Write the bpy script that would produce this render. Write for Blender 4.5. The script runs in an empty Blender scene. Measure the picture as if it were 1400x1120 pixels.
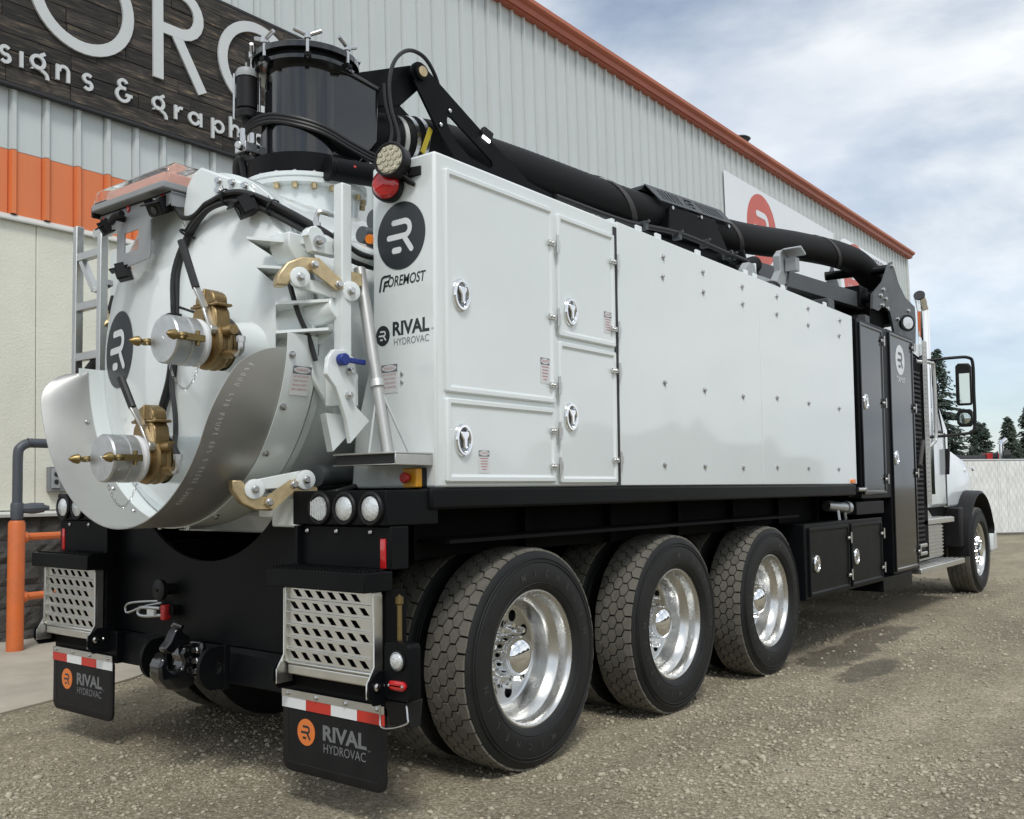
import bpy, bmesh, math, random
import numpy as np
from mathutils import Vector, Matrix
random.seed(7); np.random.seed(7)
S = bpy.context.scene
COL = S.collection
R = math.radians
V = Vector

# ------------------------------------------------------------------ camera
cam_d = bpy.data.cameras.new('camera'); cam = bpy.data.objects.new('camera', cam_d); COL.objects.link(cam)
cam_d.sensor_fit = 'HORIZONTAL'; cam_d.sensor_width = 36.0
cam_d.lens = 1307.6 / 1400 * 36; cam_d.shift_y = 38.0 / 1400
cam_d.clip_start = .05; cam_d.clip_end = 2000
def _cam():
    yaw, pit, roll = .6632, .0547, -.0112
    fw = V((math.cos(yaw)*math.cos(pit), math.sin(yaw)*math.cos(pit), math.sin(pit)))
    r = fw.cross(V((0, 0, 1))).normalized(); u = r.cross(fw)
    r2 = r*math.cos(roll) + u*math.sin(roll); u2 = -r*math.sin(roll) + u*math.cos(roll)
    m = Matrix((r2, u2, -fw)).transposed().to_4x4(); m.translation = V((-3.6461, -3.9601, 1.3015))
    cam.matrix_world = m
_cam(); S.camera = cam
CAMP = (-3.6461, -3.9601)

# ------------------------------------------------------------------ sky and sun
SUN_EL, SUN_AZ = R(54), math.atan2(-.70, -.71)       # azimuth as the direction towards the sun, from +x
w = bpy.data.worlds.new('World'); S.world = w; w.use_nodes = True
COVOFF = (1.2, .4, .20)
def _world():
    nt = w.node_tree; N = nt.nodes; L = nt.links; N.clear()
    out = N.new('ShaderNodeOutputWorld')
    sky = N.new('ShaderNodeTexSky'); sky.sky_type = 'NISHITA'; sky.sun_disc = False
    sky.sun_elevation = SUN_EL; sky.sun_rotation = math.pi/2 - SUN_AZ
    sky.air_density = 1.0; sky.dust_density = .4; sky.ozone_density = 1.5
    bg = N.new('ShaderNodeBackground'); bg.inputs[1].default_value = .10
    L.new(sky.outputs[0], bg.inputs[0])
    tc = N.new('ShaderNodeTexCoord'); sep = N.new('ShaderNodeSeparateXYZ'); L.new(tc.outputs['Generated'], sep.inputs[0])
    def M(op, a, b=None):
        n = N.new('ShaderNodeMath'); n.operation = op
        for i, x in enumerate((a, b)):
            if x is None: continue
            if isinstance(x, (int, float)): n.inputs[i].default_value = x
            else: L.new(x, n.inputs[i])
        return n.outputs[0]
    comb = N.new('ShaderNodeVectorMath'); comb.operation = 'MULTIPLY'; comb.inputs[1].default_value = (1, 1, 2.3); L.new(tc.outputs['Generated'], comb.inputs[0])
    def noise(scale, det, rough, dist, off):
        mp = N.new('ShaderNodeMapping'); mp.inputs['Location'].default_value = off; mp.inputs['Rotation'].default_value = (0, 0, R(25)); mp.inputs['Scale'].default_value = (1, 1, 1)
        L.new(comb.outputs[0], mp.inputs[0])
        n = N.new('ShaderNodeTexNoise'); n.inputs['Scale'].default_value = scale; n.inputs['Detail'].default_value = det
        n.inputs['Roughness'].default_value = rough; n.inputs['Distortion'].default_value = dist
        L.new(mp.outputs[0], n.inputs['Vector']); return n.outputs[0]
    def ramp(src, stops):
        r = N.new('ShaderNodeValToRGB'); e = r.color_ramp.elements
        while len(e) < len(stops): e.new(.5)
        for k, (p, c) in zip(e, stops): k.position = p; k.color = c
        L.new(src, r.inputs[0]); return r.outputs[0]
    cover = ramp(noise(1.5, 9, .52, .12, COVOFF), [(.34, (.38, .38, .38, 1)), (.52, (1, 1, 1, 1))])
    shade = ramp(noise(2.9, 11, .56, .15, (5.2, 7.7, 2)), [(.36, (.46, .52, .60, 1)), (.46, (.67, .725, .78, 1)), (.57, (.92, .945, .955, 1))])
    bg2 = N.new('ShaderNodeBackground'); L.new(shade, bg2.inputs[0]); bg2.inputs[1].default_value = .90
    mix = N.new('ShaderNodeMixShader'); L.new(cover, mix.inputs[0]); L.new(bg.outputs[0], mix.inputs[1]); L.new(bg2.outputs[0], mix.inputs[2])
    L.new(mix.outputs[0], out.inputs[0])
_world()
sun_d = bpy.data.lights.new('sun', 'SUN'); sun_d.energy = 1.5; sun_d.angle = R(14); sun_d.color = (1, .975, .94)
sun = bpy.data.objects.new('sun', sun_d); COL.objects.link(sun)
sd = V((math.cos(SUN_EL)*math.cos(SUN_AZ), math.cos(SUN_EL)*math.sin(SUN_AZ), math.sin(SUN_EL)))
sun.rotation_euler = sd.to_track_quat('Z', 'Y').to_euler(); sun.location = sd*60
vs = S.view_settings; vs.view_transform = 'Standard'; vs.look = 'None'; vs.gamma = 1; vs.exposure = .38
S.render.resolution_x = 1024; S.render.resolution_y = 819

# ------------------------------------------------------------------ materials
MATS = {}
def mat(name, col, rough=.5, metal=0., coat=0., var=0., vscale=6., bump=0., bscale=200., dust=None, dscale=3., damt=.5, dstretch=None, rvar=0., spec=.5, ior=1.5, emit=None, emits=0., trans=0., aniso=0., island=0.):
    m = bpy.data.materials.new(name); m.use_nodes = True; nt = m.node_tree; N = nt.nodes; L = nt.links
    b = N['Principled BSDF']
    b.inputs['Base Color'].default_value = (*col, 1); b.inputs['Roughness'].default_value = rough
    b.inputs['Metallic'].default_value = metal; b.inputs['Coat Weight'].default_value = coat; b.inputs['Coat Roughness'].default_value = .05
    b.inputs['Specular IOR Level'].default_value = spec; b.inputs['IOR'].default_value = ior; b.inputs['Transmission Weight'].default_value = trans
    if aniso: b.inputs['Anisotropic'].default_value = aniso
    if emit: b.inputs['Emission Color'].default_value = (*emit, 1); b.inputs['Emission Strength'].default_value = emits
    tc = N.new('ShaderNodeTexCoord')
    def noise(s, det=5, rr=.6, st=None):
        n = N.new('ShaderNodeTexNoise'); n.inputs['Scale'].default_value = s; n.inputs['Detail'].default_value = det; n.inputs['Roughness'].default_value = rr
        src = tc.outputs['Object']
        if st:
            mp = N.new('ShaderNodeMapping'); mp.inputs['Scale'].default_value = st; oi = N.new('ShaderNodeObjectInfo'); L.new(src, mp.inputs[0]); L.new(oi.outputs['Location'], mp.inputs['Location']); src = mp.outputs[0]
        L.new(src, n.inputs['Vector']); return n.outputs[0]
    def mixc(fac, a, bb):
        x = N.new('ShaderNodeMix'); x.data_type = 'RGBA'
        if isinstance(fac, float): x.inputs[0].default_value = fac
        else: L.new(fac, x.inputs[0])
        for i, q in ((6, a), (7, bb)):
            if isinstance(q, tuple): x.inputs[i].default_value = (*q, 1)
            else: L.new(q, x.inputs[i])
        return x.outputs[2]
    c = None
    if var:
        rp = N.new('ShaderNodeMapRange'); rp.inputs[1].default_value = .3; rp.inputs[2].default_value = .7; L.new(noise(vscale), rp.inputs[0])
        c = mixc(rp.outputs[0], tuple(x*(1-var) for x in col), tuple(min(1, x*(1+var)) for x in col))
    if island:
        g = N.new('ShaderNodeNewGeometry')
        c = mixc(g.outputs['Random Per Island'], c if c else tuple(x*(1-island) for x in col), tuple(min(1, x*(1+island)) for x in col))
    if dust:
        rp = N.new('ShaderNodeMapRange'); rp.inputs[1].default_value = .42; rp.inputs[2].default_value = .72; rp.inputs[4].default_value = damt
        L.new(noise(dscale, 8, .7, dstretch), rp.inputs[0]); c = mixc(rp.outputs[0], c if c else col, dust)
        ra = N.new('ShaderNodeMapRange'); ra.inputs[3].default_value = rough; ra.inputs[4].default_value = min(1, rough+.5); L.new(rp.outputs[0], ra.inputs[0]); L.new(ra.outputs[0], b.inputs['Roughness'])
    elif rvar:
        ra = N.new('ShaderNodeMapRange'); ra.inputs[1].default_value = .3; ra.inputs[2].default_value = .7; ra.inputs[3].default_value = max(.02, rough-rvar); ra.inputs[4].default_value = rough+rvar
        L.new(noise(vscale*1.7), ra.inputs[0]); L.new(ra.outputs[0], b.inputs['Roughness'])
    if c is not None: L.new(c, b.inputs['Base Color'])
    if bump:
        bp = N.new('ShaderNodeBump'); bp.inputs['Strength'].default_value = bump; bp.inputs['Distance'].default_value = .01
        L.new(noise(bscale, 4), bp.inputs['Height']); L.new(bp.outputs[0], b.inputs['Normal'])
    MATS[name] = m; return m
mat('white_paint', (.73, .78, .775), .28, coat=.9, var=.02, vscale=1.3, dust=(.55, .55, .51), dscale=2.2, damt=.10, bump=.012, bscale=2.2)
mat('white_panel', (.73, .78, .775), .32, coat=.9, var=.02, vscale=1.1, bump=.02, bscale=1.8, dust=(.58, .575, .53), dscale=1.2, damt=.10)
mat('white_cab', (.72, .77, .78), .2, coat=.8)
mat('black_satin', (.0042, .0048, .0058), .42, var=.2, vscale=3, dust=(.02, .019, .017), dscale=4, damt=.12, bump=.03, bscale=260, spec=.12)
mat('black_gloss', (.005, .0056, .0068), .13, coat=.7, dust=(.05, .048, .042), dscale=2.5, damt=.10)
mat('black_door', (.005, .0056, .007), .12, coat=.25, spec=.4, rvar=.03, vscale=2)
mat('black_under', (.004, .004, .0045), .75, dust=(.008, .007, .006), dscale=5, damt=.3, spec=.12)
mat('black_plastic', (.009, .009, .010), .5, spec=.3)
mat('hose_rubber', (.008, .008, .009), .45, dust=(.05, .05, .05), dscale=9, damt=.2)
mat('boom_hose', (.0055, .006, .007), .62, bump=.2, bscale=70, dust=(.02, .02, .02), dscale=6, damt=.2, spec=.3)
mat('hose_band', (.075, .07, .07), .8, bump=.3, bscale=160)
mat('dark_grey', (.055, .062, .068), .45, dust=(.1, .1, .09), dscale=5, damt=.2)
mat('grey_steel', (.33, .35, .36), .5, var=.1)
mat('bracket_grey', (.27, .28, .29), .42, var=.06)
mat('aluminium', (.62, .62, .60), .36, metal=1., var=.06, vscale=9, rvar=.06)
mat('step_aluminium', (.70, .70, .67), .34, metal=1., var=.06, vscale=16, rvar=.05)
mat('stainless', (.47, .47, .45), .42, metal=.7, var=.05, vscale=2.5, rvar=.05)
mat('chrome', (.86, .87, .88), .04, metal=1., rvar=.02, vscale=20)
mat('polished', (.66, .66, .645), .27, metal=1., var=.04, vscale=5, rvar=.03)
mat('cast_aluminium', (.52, .53, .53), .38, metal=.9, var=.1, vscale=20, bump=.12, bscale=180)
mat('bronze', (.31, .22, .105), .44, metal=.85, var=.2, vscale=16, bump=.25, bscale=90)
mat('brass', (.27, .20, .09), .40, metal=.95, var=.15, vscale=30)
mat('zinc_gold', (.58, .46, .27), .40, metal=.85, var=.25, vscale=14)
mat('bolt_steel', (.55, .55, .55), .25, metal=1.)
mat('rubber', (.0085, .009, .0092), .55, var=.15, vscale=7, dust=(.035, .034, .030), dscale=5, damt=.30, bump=.06, bscale=150, spec=.35)
mat('tread_rubber', (.135, .127, .105), .88, var=.25, vscale=30, bump=.4, bscale=130, island=.15)
mat('red_lens', (.50, .012, .015), .1, coat=.7)
mat('red_paint', (.45, .02, .02), .4)
mat('red_tape', (.52, .035, .022), .35)
mat('white_tape', (.72, .74, .74), .3)
mat('clear_lens', (.74, .77, .78), .12, metal=.55, coat=.6, bump=.5, bscale=60)
mat('led_lens', (.50, .46, .34), .18, metal=.5, coat=.7)
mat('glass_clear', (.95, .95, .95), .02, trans=.97, ior=1.12)
mat('amber_lens', (.66, .34, .26), .3, coat=.4)
mat('orange_marker', (.8, .22, .02), .25, coat=.4)
mat('orange_logo', (.70, .19, .04), .45)
mat('orange_paint', (.68, .16, .04), .42, dust=(.30, .12, .06), dscale=4, damt=.5, bump=.1, bscale=60)
mat('yellow_plastic', (.72, .34, .02), .35)
mat('yellow_strap', (.42, .33, .02), .7)
mat('blue_lever', (.01, .03, .22), .35)
mat('decal_black', (.022, .026, .03), .35)
mat('decal_white', (.72, .74, .75), .35)
mat('decal_grey', (.17, .18, .19), .5)
mat('flap_grey', (.16, .165, .17), .6)
mat('decal_pink', (.50, .22, .24), .5)
mat('label_white', (.66, .67, .67), .4)
mat('label_grey', (.16, .16, .19), .5)
mat('flap_rubber', (.008, .008, .009), .5, spec=.25, dust=(.03, .028, .026), dscale=6, damt=.3)
mat('mirror_glass', (.55, .62, .60), .03, metal=1.)
mat('window_glass', (.02, .025, .03), .05, coat=.5)
mat('lamp_on', (.9, .92, 1), .3, emit=(.9, .95, 1), emits=4.)
mat('chalk', (.8, .8, .78), .9)
# building
mat('siding_white', (.56, .605, .60), .42, var=.03, vscale=.9, dust=(.50, .52, .50), dscale=2.0, damt=.40, dstretch=(3, 3, .16))
mat('siding_orange', (.74, .205, .068), .45, var=.05, vscale=1.2, dust=(.56, .20, .10), dscale=2.0, damt=.35, dstretch=(3, 3, .3))
mat('stucco', (.74, .74, .635), .85, var=.06, vscale=2, bump=.5, bscale=45)
mat('trim_light', (.55, .56, .53), .5, var=.08)
mat('fascia', (.40, .10, .05), .45, var=.1, vscale=1.5)
mat('fascia_light', (.46, .13, .065), .45, var=.1, vscale=1.5)
mat('block', (.060, .057, .052), .92, var=.4, vscale=9, bump=.8, bscale=40, dust=(.14, .13, .12), dscale=7, damt=.5)
mat('mortar', (.085, .08, .073), .95)
mat('sign_letter', (.58, .60, .60), .38, var=.05, vscale=2)
mat('sign_panel', (.76, .80, .83), .35, var=.03, vscale=.6)
mat('sign_red', (.55, .085, .055), .4, var=.08)
mat('sign_dark', (.04, .04, .045), .5)
mat('roof', (.3, .31, .32), .5)
mat('pvc_grey', (.075, .085, .10), .45)
mat('box_grey', (.20, .21, .22), .5)
mat('fence_slat', (.80, .81, .79), .6, var=.1, vscale=3)
mat('fence_post', (.5, .51, .52), .5)
mat('machine_dark', (.02, .02, .022), .6)
mat('bark', (.055, .04, .03), .95)
mat('needles', (.030, .047, .034), .85, var=.35, vscale=1.5, island=.4)
mat('needles_pale', (.042, .060, .042), .85, var=.35, vscale=1.5, island=.4)

def wood_mat():
    m = bpy.data.materials.new('charred_wood'); m.use_nodes = True; nt = m.node_tree; N = nt.nodes; L = nt.links; b = N['Principled BSDF']
    tc = N.new('ShaderNodeTexCoord'); oi = N.new('ShaderNodeObjectInfo')
    ad = N.new('ShaderNodeVectorMath'); ad.operation = 'ADD'; cx = N.new('ShaderNodeCombineXYZ'); mu = N.new('ShaderNodeMath'); mu.operation = 'MULTIPLY'; mu.inputs[1].default_value = 40
    L.new(oi.outputs['Random'], mu.inputs[0]); L.new(mu.outputs[0], cx.inputs[0]); L.new(mu.outputs[0], cx.inputs[2])
    L.new(tc.outputs['Object'], ad.inputs[0]); L.new(cx.outputs[0], ad.inputs[1])
    mp = N.new('ShaderNodeMapping'); mp.inputs['Scale'].default_value = (1.6, 8, 14); L.new(ad.outputs[0], mp.inputs[0])
    n = N.new('ShaderNodeTexNoise'); n.inputs['Scale'].default_value = 2.2; n.inputs['Detail'].default_value = 9; n.inputs['Roughness'].default_value = .68; n.inputs['Distortion'].default_value = .6; L.new(mp.outputs[0], n.inputs['Vector'])
    r = N.new('ShaderNodeValToRGB'); e = r.color_ramp.elements
    for _ in range(2): e.new(.5)
    for k, (p, c) in zip(e, [(.34, (.009, .008, .007, 1)), (.5, (.030, .026, .022, 1)), (.60, (.085, .066, .048, 1)), (.72, (.26, .19, .10, 1))]): k.position = p; k.color = c
    L.new(n.outputs[0], r.inputs[0])
    br = N.new('ShaderNodeMix'); br.data_type = 'RGBA'; br.blend_type = 'MULTIPLY'; br.inputs[0].default_value = 1
    mr = N.new('ShaderNodeMapRange'); mr.inputs[3].default_value = .45; mr.inputs[4].default_value = 1.25; L.new(oi.outputs['Random'], mr.inputs[0])
    L.new(r.outputs[0], br.inputs[6]); L.new(mr.outputs[0], br.inputs[7]); L.new(br.outputs[2], b.inputs['Base Color'])
    b.inputs['Roughness'].default_value = .75
    bp = N.new('ShaderNodeBump'); bp.inputs['Strength'].default_value = .6; bp.inputs['Distance'].default_value = .01; L.new(n.outputs[0], bp.inputs['Height']); L.new(bp.outputs[0], b.inputs['Normal'])
    MATS['charred_wood'] = m
wood_mat()

def ground_mat(name, cols, vscale, bump, wet=False):
    m = bpy.data.materials.new(name); m.use_nodes = True; nt = m.node_tree; N = nt.nodes; L = nt.links; b = N['Principled BSDF']
    tc = N.new('ShaderNodeTexCoord')
    def noise(s, d=6, rr=.6, off=(0, 0, 0)):
        mp = N.new('ShaderNodeMapping'); mp.inputs['Location'].default_value = off; L.new(tc.outputs['Object'], mp.inputs[0])
        n = N.new('ShaderNodeTexNoise'); n.inputs['Scale'].default_value = s; n.inputs['Detail'].default_value = d; n.inputs['Roughness'].default_value = rr; L.new(mp.outputs[0], n.inputs['Vector']); return n.outputs[0]
    v = N.new('ShaderNodeTexVoronoi'); v.inputs['Scale'].default_value = vscale; L.new(tc.outputs['Object'], v.inputs['Vector'])
    v2 = N.new('ShaderNodeTexVoronoi'); v2.inputs['Scale'].default_value = vscale*.45; L.new(tc.outputs['Object'], v2.inputs['Vector'])
    sp = N.new('ShaderNodeSeparateColor'); L.new(v.outputs['Color'], sp.inputs[0])
    r = N.new('ShaderNodeValToRGB'); e = r.color_ramp.elements
    for _ in range(len(cols)-2): e.new(.5)
    for k, (p, c) in zip(e, cols): k.position = p; k.color = (*c, 1)
    L.new(sp.outputs[0], r.inputs[0])
    def mul(a, fac):
        x = N.new('ShaderNodeMix'); x.data_type = 'RGBA'; x.blend_type = 'MULTIPLY'; x.inputs[0].default_value = 1; L.new(a, x.inputs[6]); L.new(fac, x.inputs[7]); return x.outputs[2]
    def rng(src, a, bb, c, d):
        q = N.new('ShaderNodeMapRange'); q.inputs[1].default_value = a; q.inputs[2].default_value = bb; q.inputs[3].default_value = c; q.inputs[4].default_value = d; L.new(src, q.inputs[0]); return q.outputs[0]
    c = mul(r.outputs[0], rng(noise(.55, 7, .65), .3, .7, .70, 1.25))
    c = mul(c, rng(noise(6, 6, .65, (3, 3, 3)), .3, .7, .84, 1.15))
    ms = N.new('ShaderNodeMapping'); ms.inputs['Scale'].default_value = (.16, 1.5, 1); ms.inputs['Rotation'].default_value = (0, 0, R(4)); L.new(tc.outputs['Object'], ms.inputs[0])
    nr = N.new('ShaderNodeTexNoise'); nr.inputs['Scale'].default_value = 1.1; nr.inputs['Detail'].default_value = 5; L.new(ms.outputs[0], nr.inputs['Vector'])
    c = mul(c, rng(nr.outputs[0], .33, .67, .80, 1.16))
    rough = None
    if wet:
        sx = N.new('ShaderNodeSeparateXYZ'); L.new(tc.outputs['Object'], sx.inputs[0])
        def sub(a, k): q = N.new('ShaderNodeMath'); q.operation = 'SUBTRACT'; L.new(a, q.inputs[0]); q.inputs[1].default_value = k; return q.outputs[0]
        def op(o, a, bb):
            q = N.new('ShaderNodeMath'); q.operation = o
            for i, z in enumerate((a, bb)):
                if isinstance(z, (int, float)): q.inputs[i].default_value = z
                else: L.new(z, q.inputs[i])
            return q.outputs[0]
        tot = None
        nz = rng(noise(2.6, 6, .65, (9, 1, 0)), .25, .75, -.9, .9)
        for (x, y, sx_, sy_) in ((3.75, -1.35, .75, .22), (4.9, -1.30, .8, .20), (3.3, -1.72, .55, .14)):
            dx = op('DIVIDE', sub(sx.outputs[0], x), sx_); dy = op('DIVIDE', sub(sx.outputs[1], y), sy_)
            d = op('ADD', op('ADD', op('MULTIPLY', dx, dx), op('MULTIPLY', dy, dy)), nz)
            wv = rng(d, .7, 1.3, 1, 0); tot = wv if tot is None else op('MAXIMUM', tot, wv)
        x = N.new('ShaderNodeMix'); x.data_type = 'RGBA'; L.new(tot, x.inputs[0]); L.new(c, x.inputs[6]); L.new(mul(c, rng(tot, 0, 1, 1, .52)), x.inputs[7]); c = x.outputs[2]
        L.new(rng(tot, 0, 1, .92, .55), b.inputs['Roughness'])
    else: b.inputs['Roughness'].default_value = .92
    L.new(c, b.inputs['Base Color'])
    h = N.new('ShaderNodeMath'); h.operation = 'ADD'; L.new(v.outputs['Distance'], h.inputs[0]); L.new(v2.outputs['Distance'], h.inputs[1])
    bp = N.new('ShaderNodeBump'); bp.invert = True; bp.inputs['Strength'].default_value = bump; bp.inputs['Distance'].default_value = .012; L.new(h.outputs[0], bp.inputs['Height']); L.new(bp.outputs[0], b.inputs['Normal'])
    MATS[name] = m
ground_mat('gravel', [(0, (.175, .148, .098)), (.4, (.245, .211, .144)), (.75, (.30, .262, .185)), (1, (.41, .37, .28))], 85, .55, True)
def concrete_mat():
    m = mat('concrete', (.40, .365, .30), .88, var=.14, vscale=1.7, bump=.25, bscale=60, dust=(.29, .26, .21), dscale=2.3, damt=.6)
concrete_mat()
mat('stone', (.30, .27, .205), .9, var=.2, vscale=60, island=.55)
mat('rubber_letter', (.034, .034, .034), .5)
mat('dark_chrome', (.20, .21, .22), .12, metal=1.)
mat('woodland', (.03, .042, .025), .9, var=.4, vscale=.4)

# ------------------------------------------------------------------ helpers
class Fr:
    def __init__(s, o, u, v): s.o = V(o); s.u = V(u).normalized(); s.v = V(v).normalized(); s.n = s.u.cross(s.v)
    def __call__(s, a, b, c=0.): return s.o + s.u*a + s.v*b + s.n*c
    def at(s, a, b, c=0.): return Fr(s(a, b, c), s.u, s.v)
WORLD = Fr((0, 0, 0), (1, 0, 0), (0, 1, 0))
def side(y): return Fr((0, y, 0), (1, 0, 0), (0, 0, 1))       # a = x, b = z, c = outwards (-y)
def rear(x): return Fr((x, 0, 0), (0, -1, 0), (0, 0, 1))      # a = -y, b = z, c = outwards (-x)
class MB:
    def __init__(s): s.v = []; s.f = []
    def add(s, vs, fs):
        o = len(s.v); s.v += [tuple(p) for p in vs]; s.f += [tuple(i+o for i in f) for f in fs]; return s
    def box(s, x0, x1, y0, y1, z0, z1):
        return s.add([(x, y, z) for z in (z0, z1) for y in (y0, y1) for x in (x0, x1)], [(0, 2, 3, 1), (4, 5, 7, 6), (0, 1, 5, 4), (2, 6, 7, 3), (0, 4, 6, 2), (1, 3, 7, 5)])
    def fbox(s, fr, a0, a1, b0, b1, c0, c1):
        return s.add([fr(a, b, c) for c in (c0, c1) for b in (b0, b1) for a in (a0, a1)], [(0, 2, 3, 1), (4, 5, 7, 6), (0, 1, 5, 4), (2, 6, 7, 3), (0, 4, 6, 2), (1, 3, 7, 5)])
    def bar(s, p0, p1, w, h, up=(0, 0, 1)):
        p0 = V(p0); p1 = V(p1); d = (p1-p0).normalized(); sd_ = d.cross(V(up))
        if sd_.length < 1e-4: sd_ = d.cross(V((1, 0, 0)))
        sd_.normalize(); u = sd_.cross(d); a = sd_*w/2; b = u*h/2
        return s.add([p0-a-b, p0+a-b, p0+a+b, p0-a+b, p1-a-b, p1+a-b, p1+a+b, p1-a+b], [(0, 3, 2, 1), (4, 5, 6, 7), (0, 1, 5, 4), (1, 2, 6, 5), (2, 3, 7, 6), (3, 0, 4, 7)])
    def lathe(s, prof, o, ax, n=24, ang=(0, 2*math.pi), caps=False):
        ax = V(ax).normalized(); o = V(o); t = V((0, 0, 1)) if abs(ax.z) < .9 else V((1, 0, 0)); u = ax.cross(t).normalized(); v = ax.cross(u)
        full = abs(ang[1]-ang[0]-2*math.pi) < 1e-6; m = n if full else n+1; vs = []; fs = []
        for (a, r) in prof:
            for k in range(m):
                th = ang[0]+(ang[1]-ang[0])*k/n; vs.append(o+ax*a+(u*math.cos(th)+v*math.sin(th))*r)
        for i in range(len(prof)-1):
            for k in range(n if not full else n):
                k2 = (k+1) % m if full else k+1
                fs.append((i*m+k, i*m+k2, (i+1)*m+k2, (i+1)*m+k))
        if caps: fs.append(tuple(range(m))[::-1]); fs.append(tuple((len(prof)-1)*m+k for k in range(m)))
        return s.add(vs, fs)
    def cyl(s, p0, p1, r, r1=None, n=16):
        p0 = V(p0); p1 = V(p1); r1 = r if r1 is None else r1
        return s.lathe([(0, r), ((p1-p0).length, r1)], p0, p1-p0, n, caps=True)
    def bolt(s, p, ax, r=.008, h=.008, n=6, dome=True):
        prof = [(0, r), (h*.6, r), (h, r*.55)] if dome else [(0, r), (h, r)]
        return s.lathe(prof, p, ax, n, caps=True)
    def tube(s, pts, r, n=8, sub=6, rad=None, caps=True):
        P = [V(p) for p in pts]
        if sub and len(P) > 2:
            Q = [P[0]*2-P[1]] + P + [P[-1]*2-P[-2]]; out = []
            for i in range(1, len(Q)-2):
                for k in range(sub):
                    t = k/sub; a, b, c, d = Q[i-1:i+3]
                    out.append(.5*((2*b)+(c-a)*t+(2*a-5*b+4*c-d)*t*t+(3*b-a-3*c+d)*t**3))
            out.append(P[-1]); P = out
        vs = []; fs = []; up = None
        for i, q in enumerate(P):
            d = (P[min(i+1, len(P)-1)]-P[max(i-1, 0)]).normalized()
            if up is None:
                up = V((0, 0, 1)) if abs(d.z) < .9 else V((1, 0, 0))
            u = d.cross(up).normalized(); v = u.cross(d); up = v
            rr = r if rad is None else rad(i/(len(P)-1))
            for k in range(n):
                th = 2*math.pi*k/n; vs.append(q+(u*math.cos(th)+v*math.sin(th))*rr)
        for i in range(len(P)-1):
            for k in range(n): fs.append((i*n+k, (i+1)*n+k, (i+1)*n+(k+1) % n, i*n+(k+1) % n))
        if caps: fs.append(tuple(range(n))); fs.append(tuple((len(P)-1)*n+k for k in range(n))[::-1])
        return s.add(vs, fs)
    def poly(s, fr, pts, c0, c1):
        n = len(pts); vs = [fr(a, b, c0) for a, b in pts]+[fr(a, b, c1) for a, b in pts]
        fs = [tuple(range(n))[::-1], tuple(range(n, 2*n))]+[(i, (i+1) % n, n+(i+1) % n, n+i) for i in range(n)]
        return s.add(vs, fs)
    def flat(s, fr, pts, c): return s.add([fr(a, b, c) for a, b in pts], [tuple(range(len(pts)))])
    def loops(s, fr, rings, fill=True):
        n = len(rings[0][0]); vs = []; fs = []
        for pts, c in rings: vs += [fr(a, b, c) for a, b in pts]
        for i in range(len(rings)-1):
            for k in range(n): fs.append((i*n+k, i*n+(k+1) % n, (i+1)*n+(k+1) % n, (i+1)*n+k))
        if fill: fs.append(tuple((len(rings)-1)*n+k for k in range(n)))
        return s.add(vs, fs)
    def panel(s, fr, a0, a1, b0, b1, prof, r=.0):
        def rect(i):
            x0, x1, y0, y1 = a0+i, a1-i, b0+i, b1-i
            if not r: return [(x0, y0), (x1, y0), (x1, y1), (x0, y1)]
            q = max(.002, r-i); o = []
            for cx, cy, t in ((x1-q, y0+q, -90), (x1-q, y1-q, 0), (x0+q, y1-q, 90), (x0+q, y0+q, 180)):
                for k in range(5): th = R(t+22.5*k); o.append((cx+q*math.cos(th), cy+q*math.sin(th)))
            return o
        return s.loops(fr, [(rect(i), c) for i, c in prof])
    def oval(s, fr, a, b, ra, rb, prof, n=28):
        return s.loops(fr, [([(a+ra*k*math.cos(2*math.pi*i/n), b+rb*k*math.sin(2*math.pi*i/n)) for i in range(n)], c) for k, c in prof])
    def ribbon(s, fr, path, wd, c0, c1=None, closed=False, cap=True):
        P = [V((*p, 0)) for p in path]; n = len(P); Lp = []; Rp = []
        for i in range(n):
            a = P[(i-1) % n] if (closed or i > 0) else None; b = P[(i+1) % n] if (closed or i < n-1) else None
            d0 = (P[i]-a).normalized() if a is not None else None; d1 = (b-P[i]).normalized() if b is not None else None
            if d0 is None: d0 = d1
            if d1 is None: d1 = d0
            t = (d0+d1).normalized(); nn = V((-t.y, t.x, 0)); k = 1/max(.5, nn.dot(V((-d0.y, d0.x, 0))))
            Lp.append(P[i]+nn*wd/2*k); Rp.append(P[i]-nn*wd/2*k)
        if not closed and cap:
            d0 = (P[0]-P[1]).normalized(); d1 = (P[-1]-P[-2]).normalized()
            def arc(c, d): 
                th = math.atan2(d.y, d.x); return [c+V((math.cos(th+t), math.sin(th+t), 0))*wd/2 for t in (-1.05, -.52, 0, .52, 1.05)]
            A0 = arc(P[0], d0); A1 = arc(P[-1], d1)
        else: A0 = A1 = []
        if closed:
            vs = [fr(p.x, p.y, c0) for p in Lp+Rp]; fs = [(i, n+i, n+(i+1) % n, (i+1) % n) for i in range(n)]
            if c1 is not None:
                vs += [fr(p.x, p.y, c1) for p in Lp+Rp]; m = 2*n
                fs = [(m+i, m+n+i, m+n+(i+1) % n, m+(i+1) % n) for i in range(n)] + [(i, (i+1) % n, m+(i+1) % n, m+i) for i in range(n)] + [(n+(i+1) % n, n+i, m+n+i, m+n+(i+1) % n) for i in range(n)]
            return s.add(vs, fs)
        top = [fr(p.x, p.y, c0 if c1 is None else c1) for p in Lp+Rp+A0+A1]
        fs = [(i, n+i, n+i+1, i+1) for i in range(n-1)]
        if A0: fs.append((0,)+tuple(2*n+k for k in range(5))+(n,)); fs.append((2*n-1,)+tuple(2*n+5+k for k in range(5))+(n-1,))
        s.add(top, fs)
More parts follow.
